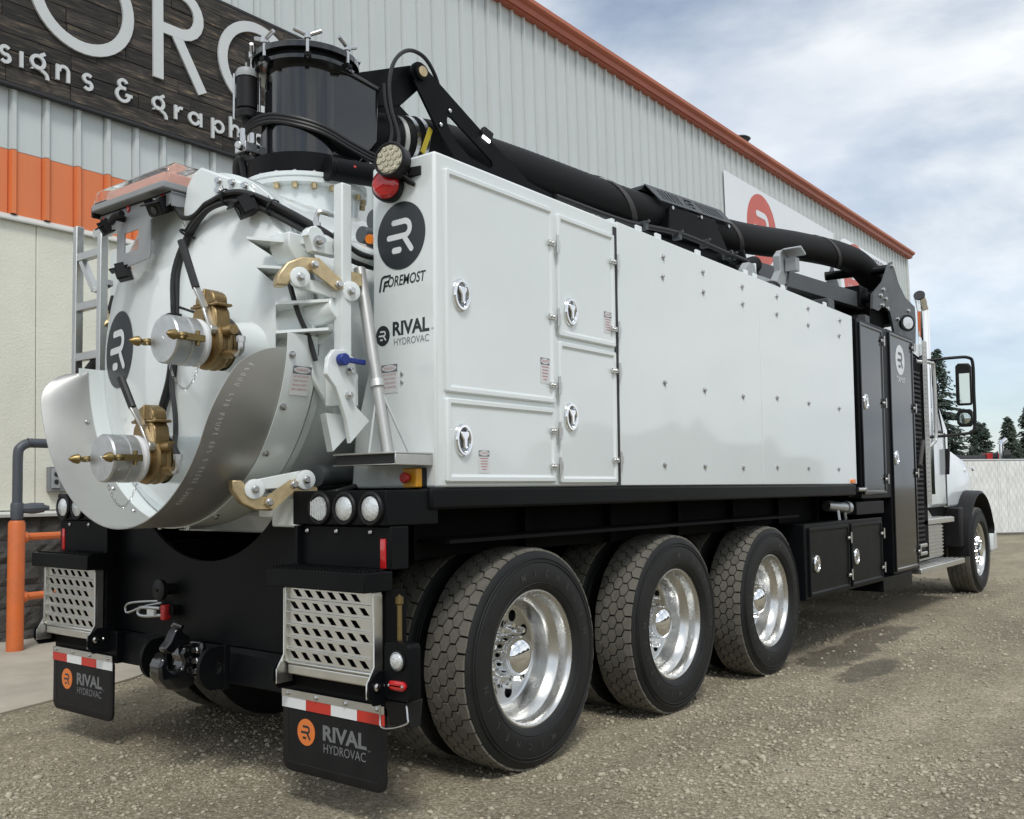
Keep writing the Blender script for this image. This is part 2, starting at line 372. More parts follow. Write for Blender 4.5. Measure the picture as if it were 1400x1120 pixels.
        if c1 is not None:
            ol = A0 + Rp + A1 + Lp[::-1]; m = len(ol)
            s.add([fr(p.x, p.y, c0) for p in ol]+[fr(p.x, p.y, c1) for p in ol], [(i, (i+1) % m, m+(i+1) % m, m+i) for i in range(m)])
        return s
    def text(s, fr, key, a, b, c=.0008, wd=None, h=None):
        vs, fs, W, H = TXT[key]; ka = wd/W if wd else 1; kb = h/H if h else ka
        return s.add([fr(a+x*ka, b+y*kb, c) for x, y in vs], fs)
def arcp(cx, cy, r, t0, t1, n=10, ry=None):
    ry = r if ry is None else ry
    return [(cx+r*math.cos(R(t0+(t1-t0)*k/n)), cy+ry*math.sin(R(t0+(t1-t0)*k/n))) for k in range(n+1)]
def mesh(name, mb, smooth=True, ang=35):
    me = bpy.data.meshes.new(name); me.from_pydata(mb.v, [], mb.f)
    if smooth: me.shade_smooth(); me.set_sharp_from_angle(angle=R(ang))
    bm = bmesh.new(); bm.from_mesh(me); bmesh.ops.recalc_face_normals(bm, faces=bm.faces); bm.to_mesh(me); bm.free()
    return me
def obj(name, me, m, parent=None, bevel=0.):
    if isinstance(me, MB): me = mesh(name, me)
    if not me.materials: me.materials.append(MATS[m])
    o = bpy.data.objects.new(name, me); COL.objects.link(o)
    if parent is not None: o.parent = parent
    if bevel:
        b = o.modifiers.new('bevel', 'BEVEL'); b.width = bevel; b.segments = 2; b.limit_method = 'ANGLE'; b.angle_limit = R(50)
    return o
def flatobj(name, mb, m, parent): return obj(name, mesh(name, mb, False), m, parent)
def tag(o, label=None, cat=None, group=None, kind=None):
    if label: o['label'] = label
    if cat: o['category'] = cat
    if group: o['group'] = group
    if kind: o['kind'] = kind
    return o
def thing(name, label, cat, loc=(0, 0, 0), group=None):
    o = bpy.data.objects.new(name, None); COL.objects.link(o); o.location = loc; o.empty_display_size = .2
    return tag(o, label, cat, group)
def holed(fr, outer, holes, c0, c1):
    """flat plate with real holes"""
    bm = bmesh.new(); es = []
    for lp in [outer]+holes:
        vs = [bm.verts.new((a, b, 0)) for a, b in lp]
        es += [bm.edges.new((vs[i], vs[(i+1) % len(vs)])) for i in range(len(vs))]
    bmesh.ops.triangle_fill(bm, use_beauty=True, use_dissolve=False, edges=es)
    bm.verts.index_update(); mb = MB(); V2 = [(v.co.x, v.co.y) for v in bm.verts]; F = [tuple(v.index for v in f.verts) for f in bm.faces]; bm.free()
    mb.add([fr(a, b, c1) for a, b in V2], F); mb.add([fr(a, b, c0) for a, b in V2], [f[::-1] for f in F])
    n0 = 0
    for lp in [outer]+holes:
        n = len(lp); mb.add([fr(a, b, c0) for a, b in lp]+[fr(a, b, c1) for a, b in lp], [(i, (i+1) % n, n+(i+1) % n, n+i) for i in range(n)])
    return mb
def ngon(cx, cy, r, n=16, ry=None): return [(cx+r*math.cos(2*math.pi*k/n), cy+(ry or r)*math.sin(2*math.pi*k/n)) for k in range(n)]

# lettering shapes from the built-in font, made once
TXT = {}
def _txt(key, body, off=0., shear=0.):
    cu = bpy.data.curves.new('lettering', 'FONT'); cu.body = body; cu.size = 1; cu.offset = off; cu.shear = shear; cu.resolution_u = 3
    ob = bpy.data.objects.new('lettering', cu); COL.objects.link(ob); dg = bpy.context.evaluated_depsgraph_get()
    me = bpy.data.meshes.new_from_object(ob.evaluated_get(dg)); vs = [(v.co.x, v.co.y) for v in me.vertices]; fs = [tuple(p.vertices) for p in me.polygons]
    x0 = min(v[0] for v in vs); x1 = max(v[0] for v in vs); y0 = min(v[1] for v in vs); y1 = max(v[1] for v in vs)
    TXT[key] = ([(x-(x0+x1)/2, y-(y0+y1)/2) for x, y in vs], fs, x1-x0, y1-y0)
    bpy.data.objects.remove(ob); bpy.data.curves.remove(cu); bpy.data.meshes.remove(me)
for k in ('WARNING', 'DANGER', 'ATTENTION', 'DO NOT ENTER', 'TANK WITHOUT', 'MANUAL SAFETY', 'BAR INSERTED', 'REMOVE', 'CAMLOCK CAP', 'BEFORE', 'OPENING VALVE', 'HYDROVAC'): _txt(k, k)
_txt('RIVAL', 'RIVAL', .035); _txt('OREMOST', 'OREMOST', .016, .2); _txt('TM', 'TM')
for ch in set('MICHELIN'): _txt('l_'+ch, ch, .03)
def logo_r(mb, fr, a, b, r, c):
    """the emblem: an open R with a dash, strokes inside a disc of radius r"""
    k = r
    p = [(a-.30*k, b+.42*k), (a+.16*k, b+.42*k)] + arcp(a+.16*k, b+.20*k, .22*k, 80, -80, 8) + [(a+.12*k, b-.02*k), (a-.50*k, b-.02*k)]
    mb.ribbon(fr, p, .175*k, c)
    mb.ribbon(fr, [(a+.17*k, b-.09*k), (a+.44*k, b-.46*k)], .175*k, c+.0004)
    mb.ribbon(fr, [(a-.28*k, b-.43*k), (a-.06*k, b-.43*k)], .19*k, c)
    return mb
def label_plate(parent, fr, wd, h, title, lines, name='warning_label'):
    o = flatobj(name, MB().panel(fr, -wd/2, wd/2, -h/2, h/2, [(0, 0), (0, .0008)]), 'label_white', parent)
    f = fr.at(0, 0, .0008); hd = MB().panel(f, -wd/2+.002, wd/2-.002, h/2-h*.28, h/2-.002, [(0, .0004)])
    flatobj('label_header', hd, 'label_grey', o)
    flatobj('label_oval', MB().oval(f, 0, h/2-h*.14, wd*.44, h*.11, [(1, .0008)], 24), 'label_white', o)
    t = MB().text(f, title, 0, h/2-h*.14, .0012, wd*.66, h*.10)
    if lines:
        for i, s_ in enumerate(lines): t.text(f, s_, 0, h*.14-i*h*.145, .0008, wd*.8 if len(s_) > 9 else wd*.5, h*.07)
    else:
        for i in range(5):
            q = wd*(.36, .30, .34, .28, .2)[i]; t.panel(f, -q, q, h*.14-i*h*.12-h*.018, h*.14-i*h*.12+h*.018, [(0, .0008)])
    flatobj('label_print', t, 'decal_pink', o)
    return o

# ------------------------------------------------------------------ ground
def ground():
    xs = [-600, -120, -40] + [-20+i*1.0 for i in range(61)] + [60, 140, 600]; ys = [-600, -120, -40] + [-20+i*1.0 for i in range(61)] + [60, 140, 600]
    rng = np.random.RandomState(3); vs = []
    for y in ys:
        for x in xs:
            near = (-7 < x < 11 and -6 < y < 5); z = 0 if near else float(rng.uniform(-.02, 0))
            vs.append((x, y, z))
    n = len(xs); fs = [(j*n+i, j*n+i+1, (j+1)*n+i+1, (j+1)*n+i) for j in range(len(ys)-1) for i in range(n-1)]
    o = obj('ground', MB().add(vs, fs), 'gravel'); tag(o, kind='structure')
    # concrete apron along the building
    e = [(-9, -.95), (-1.0, 1.98), (-.45, 2.15), (.04, 2.33), (.3, 2.48), (1.6, 2.9), (6, 3.4), (14, 3.5)]
    top = MB(); a = [(x, y) for x, y in e]; b = [(x, 4.9) for x, y in e]; m = len(e)
    top.add([(x, y, -.03) for x, y in a]+[(x, y, .014) for x, y in a]+[(x, y+.03, .02) for x, y in a]+[(x, y, .02) for x, y in b],
            [(i, i+1, m+i+1, m+i) for i in range(m-1)]+[(m+i, m+i+1, 2*m+i+1, 2*m+i) for i in range(m-1)]+[(2*m+i, 2*m+i+1, 3*m+i+1, 3*m+i) for i in range(m-1)])
    tag(obj('concrete_apron', top, 'concrete'), kind='structure')
    return e
APRON = ground()
def stones():
    rng = np.random.RandomState(11); N_ = 60000
    th = rng.uniform(-.08, 1.28, N_*3); d = np.exp(rng.uniform(math.log(1.7), math.log(15), N_*3))
    x = CAMP[0]+d*np.cos(th); y = CAMP[1]+d*np.sin(th)
    ex = np.array([p[0] for p in APRON]); ey = np.array([p[1] for p in APRON])
    edge = np.interp(x, ex, ey); ok = (y < edge-.02+rng.normal(0, .05, len(x))) | (rng.rand(len(x)) < .004)
    patch = np.sin(x*1.7+.8*np.sin(y*1.3))+np.sin(y*2.6+1.1*np.sin(x*.9+2))+.6*np.sin(x*4.1+y*3.3)
    ok &= rng.rand(len(x)) < np.clip(.55+.28*patch, .12, 1)
    ok &= ~((y > edge) & (d > 6.5)); ok &= y < 4.6
    for (wx, wy, sx, sy) in ((3.75, -1.35, .8, .25), (4.9, -1.30, .85, .23), (3.3, -1.72, .6, .17)): ok &= ~((((x-wx)/sx)**2+((y-wy)/sy)**2 < 1) & (rng.rand(len(x)) < .85))
    x, y, d = x[ok][:N_], y[ok][:N_], d[ok][:N_]; n = len(x)
    ph = (1+5**.5)/2; ico = np.array([(-1, ph, 0), (1, ph, 0), (-1, -ph, 0), (1, -ph, 0), (0, -1, ph), (0, 1, ph), (0, -1, -ph), (0, 1, -ph), (ph, 0, -1), (ph, 0, 1), (-ph, 0, -1), (-ph, 0, 1)], float)/1.9
    tri = np.array([(0, 11, 5), (0, 5, 1), (0, 1, 7), (0, 7, 10), (0, 10, 11), (1, 5, 9), (5, 11, 4), (11, 10, 2), (10, 7, 6), (7, 1, 8), (3, 9, 4), (3, 4, 2), (3, 2, 6), (3, 6, 8), (3, 8, 9), (4, 9, 5), (2, 4, 11), (6, 2, 10), (8, 6, 7), (9, 8, 1)])
    sz = (.0032+.0085*rng.rand(n)**5+.008*(rng.rand(n) < .012))*(1+.045*d)
    a = rng.rand(n)*6.283; ca, sa = np.cos(a), np.sin(a); sc = np.stack([sz*rng.uniform(.8, 1.5, n), sz*rng.uniform(.7, 1.1, n), sz*rng.uniform(.45, .8, n)], -1)
    P = ico[None]*(1+rng.uniform(-.28, .28, (n, 12, 1)))*sc[:, None, :]
    X = P[..., 0]*ca[:, None]-P[..., 1]*sa[:, None]+x[:, None]; Yv = P[..., 0]*sa[:, None]+P[..., 1]*ca[:, None]+y[:, None]; Z = P[..., 2]+sz[:, None]*.25
    co = np.stack([X, Yv, Z], -1).reshape(-1, 3); F = (tri[None]+12*np.arange(n)[:, None, None]).reshape(-1)
    me = bpy.data.meshes.new('gravel_stones'); me.vertices.add(len(co)); me.vertices.foreach_set('co', co.ravel()); nf = n*20
    me.loops.add(nf*3); me.loops.foreach_set('vertex_index', F.astype(np.int32)); me.polygons.add(nf)
    me.polygons.foreach_set('loop_start', np.arange(nf, dtype=np.int32)*3); me.update(calc_edges=True); me.validate()
    tag(obj('gravel_stones', me, 'stone'), 'loose pale gravel stones scattered over the yard', 'gravel', kind='stuff')
stones()

# ------------------------------------------------------------------ building
TILT = .025
bld = thing('metal_clad_building', 'long metal clad building with white ribbed siding, orange band and rust red eave', 'building', (0, 4.82, 0)); bld.rotation_euler.x = -TILT
XE = 29.25; EAVE = 8.86
def building():
    core = MB().box(-3, XE-.05, .06, 14, -.3, EAVE+.05)
    obj('wall_core', core, 'siding_white', bld)
    pw = .9144; rp = .3048; x0 = .31-3*rp*2
    def sheet(z0, z1):
        prof = [(0, 0)]
        for k in range(3):
            b = k*rp
            prof += [(b-.016, 0), (b-.012, .016), (b-.003, .016), (b+.0, -.002), (b+.010, -.040), (b+.046, -.040), (b+.078, 0)]
        prof = prof[1:] + [(pw-.016, 0)]
        n = len(prof); return MB().add([(x, y, z0) for x, y in prof]+[(x, y, z1) for x, y in prof], [(i, i+1, n+i+1, n+i) for i in range(n-1)])
    up = mesh('siding_panel', sheet(4.465, EAVE), True, 20); lo = mesh('orange_panel', sheet(3.865, 4.46), True, 20)
    k = 0; x = x0
    while x < XE-.3:
        obj('siding_panel', up, 'siding_white', bld).location = (x, 0, 0)
        if x < 12: obj('orange_siding_panel', lo, 'siding_orange', bld).location = (x, -.002, 0)
        x += pw
    if x < XE: pass
    scr = MB()
    for i in range(30):
        for z in (4.7, 6.2, 7.7): scr.bolt((x0+.04+i*pw, -.034, z), (0, -1, 0), .007, .006)
    obj('lap_screws', scr, 'grey_steel', bld)
    # flashing, stucco panels, ledge, blocks
    obj('band_flashing', MB().poly(Fr((-3, 0, 0), (0, 1, 0), (0, 0, 1)), [(.06, 3.80), (-.05, 3.80), (-.05, 3.815), (-.012, 3.862), (.06, 3.87)], 0, 18), 'trim_light', bld)
    for i, xs in enumerate([-.66+1.22*j for j in range(9)]):
        obj('stucco_panel', MB().box(xs+.004, xs+1.216, 0, .055, 1.165, 3.80), 'stucco', bld, .004)
    obj('seam_backing', MB().box(-3, 12, .03, .062, 1.16, 3.81), 'box_grey', bld)
    obj('ledge_cap', MB().poly(Fr((-3, 0, 0), (0, 1, 0), (0, 0, 1)), [(.06, 1.105), (-.11, 1.105), (-.115, 1.13), (-.10, 1.14), (.06, 1.165)], 0, 18), 'trim_light', bld)
    obj('block_backing', MB().box(-3, 15, -.03, .05, -.3, 1.104), 'mortar', bld)
    rng = random.Random(5); bms = []
    for q in range(6):
        W, H = .39, .194; nx, ny = 7, 5; vs = []
        for j in range(ny):
            for i in range(nx):
                edge = i in (0, nx-1) or j in (0, ny-1)
                vs.append((W*i/(nx-1), -.035-(0 if edge else rng.uniform(.008, .034)), H*j/(ny-1)))
        fs = [(j*nx+i, j*nx+i+1, (j+1)*nx+i+1, (j+1)*nx+i) for j in range(ny-1) for i in range(nx-1)]
        ring = [i for i in range(nx)]+[j*nx+nx-1 for j in range(1, ny)]+[(ny-1)*nx+i for i in range(nx-2, -1, -1)]+[j*nx for j in range(ny-2, 0, -1)]
        b0 = len(vs); vs += [(vs[i][0], -.005, vs[i][2]) for i in ring]; m = len(ring)
        fs += [(ring[i], b0+i, b0+(i+1) % m, ring[(i+1) % m]) for i in range(m)]
        bms.append(mesh('block', MB().add(vs, fs), False))
    for row in range(6):
        for i in range(24):
            o = obj('block', bms[rng.randrange(6)], 'block', bld); o.location = (-1.2+i*.4+(.2 if row % 2 else 0), 0, -.095+row*.2)
    # eave gutter and roof
    f = Fr((-3, 0, 0), (0, 1, 0), (0, 0, 1))
    obj('eave_soffit', MB().poly(f, [(.05, EAVE-.02), (-.12, EAVE-.02), (-.12, EAVE+.0), (.05, EAVE+.0)], 0, XE+3.2), 'fascia', bld)
    obj('eave_gutter', MB().poly(f, [(.05, EAVE+.003), (-.15, EAVE+.003), (-.17, EAVE+.08), (-.21, EAVE+.10), (-.23, EAVE+.17), (.05, EAVE+.21)], 0, XE+3.25), 'fascia', bld)
    obj('gutter_lip', MB().poly(f, [(-.215, EAVE+.103), (-.25, EAVE+.125), (-.255, EAVE+.185), (-.232, EAVE+.185)], 0, XE+3.25), 'fascia_light', bld)
    obj('roof_deck', MB().poly(f, [(.05, EAVE+.10), (-.22, EAVE+.195), (13.9, EAVE+1.55), (13.9, EAVE+.1)], .02, XE+3.15), 'roof', bld)
    v = MB().cyl((16.7, .12, EAVE+.2), (16.7, .12, EAVE+.45), .07).lathe([(0, .22), (.03, .25), (.07, .2), (.1, .02)], (16.7, .12, EAVE+.42), (0, 0, 1), 20, caps=True)
    obj('roof_vent', v, 'machine_dark', bld)
    # corner trim
    obj('corner_trim', MB().box(XE-.06, XE+.03, -.045, .1, -.2, EAVE-.021), 'trim_light', bld)
building()
def wallthing(name, label, cat):
    o = thing(name, label, cat, (0, 4.82, 0)); o.rotation_euler.x = -TILT; return o

# ---- charred wood sign with raised letters
def forge_sign():
    sg = wallthing('wooden_wall_sign', 'dark charred plank sign with large pale metal letters high on the ribbed wall', 'sign')
    x0, x1, z0, z1 = -1.6, 4.28, 5.055, 6.72
    f = Fr((0, -.05, 0), (1, 0, 0), (0, 0, 1))
    obj('backing_board', MB().box(x0, x1, -.075, -.036, z0, z1), 'machine_dark', sg)
    rows = 11; h = (z1-z0)/rows; rng = random.Random(9)
    for r in range(rows):
        x = x0-rng.uniform(0, .8)
        while x < x1:
            L_ = rng.choice((.6, .9, 1.3, 1.7)); a = max(x, x0); b = min(x+L_, x1)
            if b-a > .06:
                d = rng.uniform(0, .008)
                obj('plank', MB().box(a+.0025, b-.0025, -.097-d, -.074, z0+r*h+.003, z0+(r+1)*h-.003), 'charred_wood', sg, .003)
            x += L_
    obj('frame_strip', MB().box(x0-.01, x1+.01, -.105, -.034, z0-.03, z0-.001), 'machine_dark', sg)
    obj('frame_strip', MB().box(x0-.01, x1+.01, -.105, -.034, z1+.001, z1+.03), 'machine_dark', sg)
    F = Fr((-.055, -.10, -.05), (1, 0, 0), (0, 0, 1)); c0, c1 = .006, .03
    def letter(paths, wd, closed=()):
        m = MB()
        for i, p in enumerate(paths): m.ribbon(F, p, wd, c0, c1-.0012*i, closed=(i in closed), cap=False)
        obj('letter', m, 'sign_letter', sg)
    W = .115
    letter([arcp(1.00, 6.14, .47, 0, 351, 40, ry=.475)], W, closed=(0,))
    # R
    letter([[(1.80, 5.64), (1.80, 6.70)], [(1.858, 6.655), (2.06, 6.655)]+arcp(2.06, 6.43, .225, 80, -80, 9)+[(2.02, 6.205), (1.858, 6.205)], [(2.005, 6.19), (2.325, 5.64)]], W)
    # third letter, open ring
    letter([arcp(3.06, 6.17, .475, 42, 318, 32, ry=.475)], W)
    # first letter, beyond the left edge of the view
    letter([[(-.05, 5.64), (-.05, 6.70)], [(.008, 6.643), (.40, 6.643)], [(.008, 6.19), (.33, 6.19)]], W)
    # small line: signs & graphics, x height .145
    w = .031; B = 5.265; xh = .15
    def s_(x): 
        r = xh/4; return [arcp(x, B+xh-r-w*.1, r*1.05, 35, 270, 8, r)+arcp(x, B+r+w*.1, r*1.05, 90, -145, 8, r)[1:]]
    def g_(x):
        r = .058; return [arcp(x, B+xh-.045, r, 0, 342, 18), [(x+.02, B+xh+.022), (x+.065, B+xh+.052)], [(x-.045, B+xh-.108)]+arcp(x-.012, B+.012, .045, 140, 60, 4)+arcp(x+.03, B-.03, .06, 70, -10, 6)]
    def n_(x): return [[(x-.05, B), (x-.05, B+xh)], [(x-.032, B+.09)]+arcp(x+.008, B+.10, .045, 160, 0, 8)+[(x+.053, B)]]
    def i_(x): return [[(x, B), (x, B+xh)]]
    def p_(x): return [[(x-.06, B-.075), (x-.06, B+xh)], arcp(x+.015, B+.073, .058, 170, -170, 16)]
    def a_(x): return [[(x+.066, B), (x+.066, B+xh)], arcp(x-.012, B+.073, .058, 10, 350, 16)]
    def h_(x): return [[(x-.05, B), (x-.05, B+.235)], [(x-.032, B+.09)]+arcp(x+.008, B+.10, .045, 160, 0, 8)+[(x+.053, B)]]
    def r_(x): return [[(x-.03, B), (x-.03, B+xh)], [(x-.012, B+.085)]+arcp(x+.035, B+.09, .045, 150, 70, 5)]
    def c_(x): return [arcp(x, B+.073, .06, 45, 315, 14)]
    def amp(x): return [arcp(x, B+.178, .042, 20, 265, 12)+[(x+.03, B+.135)], arcp(x, B+.07, .066, 88, 350, 14)+[(x+.066, B+.09)], [(x+.03, B+.075), (x+.10, B+.075)]]
    xs = [(s_, .27, ()), (i_, .415, ()), (g_, .565, (0,)), (n_, .80, ()), (s_, 1.045, ()), (amp, 1.41, ()), (g_, 1.80, (0,)), (r_, 2.03, ()), (a_, 2.235, ()), (p_, 2.51, ()), (h_, 2.73, ()), (i_, 2.90, ()), (c_, 3.06, ()), (s_, 3.26, ())]
    for fn, x, cl in xs: letter(fn(x), w, cl)
forge_sign()

# ---- white wall sign with red emblem, red sign further along
def rival_signs():
    sg = wallthing('white_wall_sign', 'wide white flat panel sign with a red round emblem on the ribbed wall', 'sign')
    F = Fr((0, -.05, 0), (1, 0, 0), (0, 0, 1))
    for a, b in ((15.4, 18.8), (18.81, 22.2)):
        obj('sign_sheet', MB().fbox(F, a, b, 4.9, 8.22, -.014, .0), 'sign_panel', sg, .003)
    obj('emblem_disc', MB().oval(F, 17.33, 7.28, .84, .84, [(1, .0), (1, .004)], 48), 'sign_red', sg)
    flatobj('emblem_letter', logo_r(MB(), F.at(0, 0, .0), 17.33, 7.28, .84, .007), 'decal_white', sg)
    s2 = wallthing('red_wall_sign', 'red rounded sign with white lettering near the far end of the wall', 'sign')
    obj('sign_board', MB().panel(F, 22.6, 27.4, 5.3, 8.25, [(0, -.014), (0, .01), (.01, .014)], .5), 'sign_panel', s2)
    obj('emblem_disc', MB().oval(F, 24.0, 7.2, 1.2, 1.05, [(1, .014), (1, .018)], 48), 'sign_red', s2)
    flatobj('lettering', MB().text(F, 'RIVAL', 24.0, 7.35, .021, 1.5, .40).text(F, 'HYDROVAC', 24.0, 6.85, .021, 1.7, .27), 'decal_white', s2)
    flatobj('dark_lettering', MB().text(F, 'HYDROVAC', 26.2, 8.0, .019, 1.6, .30), 'sign_dark', s2)
rival_signs()

# ---- orange guard rail and grey pipe, socket box
def yard_furniture():
    rl = thing('guard_rail', 'orange steel post with two orange rails in front of the dark block wall', 'rail', (.1, 4.2, 0))
    obj('post', MB().lathe([(0, .066), (1.06, .066), (1.085, .055), (1.09, .0)], (0, 0, .005), (0, 0, 1), 20), 'orange_paint', rl)
    for z in (.95, .455):
        obj('rail', MB().tube([(.05, 0, z), (.10, 0, z), (.2, 0, z+.004), (1.9, 0, z)], .034, 10, 4, rad=lambda t: .05 if t < .2 else (.05-.018*min(1, (t-.2)/.15))), 'orange_paint', rl)
    obj('post', MB().lathe([(0, .066), (1.06, .066), (1.085, .055), (1.09, .0)], (1.95, 0, .005), (0, 0, 1), 20), 'orange_paint', rl)
    pp = thing('standpipe', 'grey plastic pipe rising out of the orange post and bending towards the truck', 'pipe', (.1, 4.2, 1.08))
    obj('pipe_run', MB().tube([(0, 0, -.02), (0, 0, .3), (0, 0, .56), (.02, 0, .62), (.075, 0, .655), (.15, 0, .66), (.8, 0, .66)], .04, 12, 5), 'pvc_grey', pp)
    obj('pipe_collar', MB().lathe([(0, .046), (.05, .052), (.12, .052), (.14, .046)], (0, 0, .02), (0, 0, 1), 14, caps=True), 'pvc_grey', pp)
    obj('tap_branch', MB().tube([(.02, 0, .11), (.1, -.02, .11), (.2, -.04, .115)], .042, 10, 3, rad=lambda t: .05-.02*abs(t-.6)).cyl((.17, -.04, .115), (.24, -.05, .11), .035, .02), 'pvc_grey', pp)
    bx_ = wallthing('socket_box', 'grey electrical socket box mounted on the beige wall behind the truck', 'socket box')
    F = Fr((0, -.001, 0), (1, 0, 0), (0, 0, 1))
    obj('box_body', MB().panel(F, .66, .88, 1.33, 1.56, [(0, 0), (0, .06), (.004, .064)], .006), 'box_grey', bx_)
    obj('cover_plate', MB().panel(F, .675, .755, 1.36, 1.54, [(0, .064), (0, .074), (.004, .077)], .006), 'grey_steel', bx_)
    for z in (1.42, 1.49): obj('socket', MB().oval(F, .715, z, .02, .022, [(1, .077), (1, .084), (.8, .085)], 14), 'machine_dark', bx_)
    obj('conduit', MB().cyl((.79, -.03, 1.17), (.79, -.03, 1.335), .014), 'grey_steel', bx_)
yard_furniture()

# ------------------------------------------------------------------ fence, trees and machines behind it
def fence():
    A = V((20.0, 4.6, 0)); B_ = V((33, -7.3, 0)); d = (B_-A); L_ = d.length; d.normalize()
    fc = thing('slatted_fence', 'chain link fence filled with white upright slats behind the truck', 'fence', A)
    fc.rotation_euler.z = math.atan2(d.y, d.x)
    n = int(L_/.062); sl = MB(); rng = random.Random(2)
    for i in range(n):
        x = i*.062+.005; q = rng.uniform(-.006, .006); sl.add([(x, q, .06), (x+.057, -q, .06), (x+.057, -q, 1.9), (x, q, 1.9), (x, q+.008, .06), (x+.057, -q+.008, .06), (x+.057, -q+.008, 1.9), (x, q+.008, 1.9)],
              [(0, 1, 2, 3), (5, 4, 7, 6), (3, 2, 6, 7), (0, 3, 7, 4), (1, 5, 6, 2)])
    tag(obj('slats', sl, 'fence_slat', fc), kind='stuff')
    wire = MB()
    for i in range(int(L_/.15)):
        x = i*.15; wire.bar((x, -.013, .05), (x+.95, -.013, 1.9), .003, .003, (0, 1, 0)); wire.bar((x+.95, -.017, .05), (x, -.017, 1.9), .003, .003, (0, 1, 0))
    tag(obj('wire_mesh', wire, 'fence_post', fc), kind='stuff')
    obj('top_rail', MB().cyl((0, .02, 1.93), (L_, .02, 1.93), .022, n=8), 'fence_post', fc)
    for i in range(int(L_/3)+1): obj('fence_post', MB().cyl((i*3, .035, 0), (i*3, .035, 1.98), .032, n=10), 'fence_post', fc)
fence()
def conifer(name, label, x, y, h, rad, seed, m):
    rng = random.Random(seed); t = thing('spruce_tree', label, 'tree', (x, y, 0), 'spruce trees beyond the fence')
    obj('trunk', MB().lathe([(-.1, .02*h), (h*.5, .012*h), (h, .002*h)], (0, 0, 0), (0, 0, 1), 8), 'bark', t)
    vs = []; fs = []; limbs = MB()
    z = h*.06
    while z < h*.985:
        f = 1-z/h; L0 = rad*(f**.85)*1.0+.06; nb = int(6+7*f)
        for k in range(nb):
            a = rng.uniform(0, 6.283); L_ = L0*rng.uniform(.62, 1.12); droop = rng.uniform(.15, .42); zz = z+rng.uniform(-.15, .15)
            ca, sa = math.cos(a), math.sin(a); lift = -.06 if f > .25 else .45
            pts = []
            ns = max(3, int(L_/.22))
            for q in range(ns+1):
                s_ = q/ns; r = L_*s_; hz = zz-droop*L_*s_*(1-.45*s_*s_)+lift*L_*s_
                pts.append((r*ca, r*sa, hz))
            limbs.bar(pts[0], pts[-1], .03*f+.008, .03*f+.008)
            for q in range(1, ns+1):
                px, py, pz = pts[q]; w = (.20+.32*f)*(1.15-.75*q/ns)
                for sd_ in (-1, 1):
                    for rep in range(2):
                        ang = a+sd_*rng.uniform(.35, 1.1); ll = w*rng.uniform(.8, 1.6); b = len(vs)
                        ox, oy, oz = px+rng.uniform(-.05, .05), py+rng.uniform(-.05, .05), pz+rng.uniform(-.05, .04)
                        ex, ey, ez = ox+math.cos(ang)*ll, oy+math.sin(ang)*ll, oz-ll*rng.uniform(.05, .55)
                        nx, ny = -math.sin(ang)*ll*.2, math.cos(ang)*ll*.2
                        vs += [(ox, oy, oz+.03), ((ox+ex)/2+nx, (oy+ey)/2+ny, (oz+ez)/2-.02), (ex, ey, ez), ((ox+ex)/2-nx, (oy+ey)/2-ny, (oz+ez)/2-.06)]
                        fs += [(b, b+1, b+2), (b, b+2, b+3)]
        z += h*.028*(.6+.7*f)
    obj('limbs', limbs, 'bark', t)
    cr = bpy.data.meshes.new('crown'); cr.from_pydata(vs, [], fs); tag(obj('crown', cr, m, t), kind='stuff')
    return t
conifer('a', 'tall dark spruce standing behind the truck mirror', 42.0, 7.4, 7.4, 2.3, 1, 'needles')
conifer('b', 'low dense spruce standing beside the tall one beyond the fence', 47.3, 6.75, 4.3, 1.7, 2, 'needles')
conifer('c', 'ragged spruce with thin forked top beyond the white fence', 55.3, 7.0, 5.0, 1.25, 3, 'needles_pale')
conifer('d', 'broad full spruce beyond the fence next to the ragged one', 57.5, 6.3, 5.9, 1.7, 4, 'needles')
def parked_machine():
    t = thing('parked_vacuum_truck', 'parked truck behind the white fence, only its dark boom and red fittings showing', 'truck', (33.0, 5.2, 0)); t.rotation_euler.z = R(-52)
    obj('body_tank', MB().lathe([(-2.6, .0), (-2.6, .5), (-2.4, .62), (2.4, .62), (2.6, .5), (2.6, 0)], (0, 0, 1.35), (1, 0, 0), 24), 'machine_dark', t)
    obj('chassis', MB().box(-3.2, 4.2, -.45, .45, .6, .85), 'machine_dark', t)
    for x in (-2.2, -1.0, 3.2):
        for y in (-.95, .95): obj('wheel', MB().lathe([(-.15, .2), (-.15, .45), (-.1, .5), (.1, .5), (.15, .45), (.15, .2)], (x, y, .5), (0, 1, 0), 20, caps=True), 'rubber', t)
    obj('boom_tube', MB().tube([(-2.4, 0, 2.25), (-1.2, 0, 2.38), (0, 0, 2.28), (1.4, 0, 2.2), (2.6, 0, 2.38)], .16, 10, 5), 'machine_dark', t)
    obj('boom_mount', MB().box(-1.9, -1.4, -.2, .2, 1.9, 2.3), 'machine_dark', t)
    obj('cab', MB().box(2.8, 4.3, -1.1, 1.1, .75, 1.95), 'white_cab', t, .06)
    for x in (-.4, 1.8): obj('red_fitting', MB().box(x-.1, x+.1, -.2, .2, 2.05, 2.42), 'red_paint', t, .01)
    for x in (2.05, -2.6): obj('exhaust_stack', MB().tube([(x, -.5, 1.2), (x, -.5, 2.55), (x+.03, -.5, 2.75), (x+.2, -.5, 2.9)], .09, 10, 4), 'chrome', t)
    obj('red_beacon', MB().box(-3.2, -2.7, -.35, .35, 1.95, 2.22), 'red_paint', t, .02)
parked_machine()
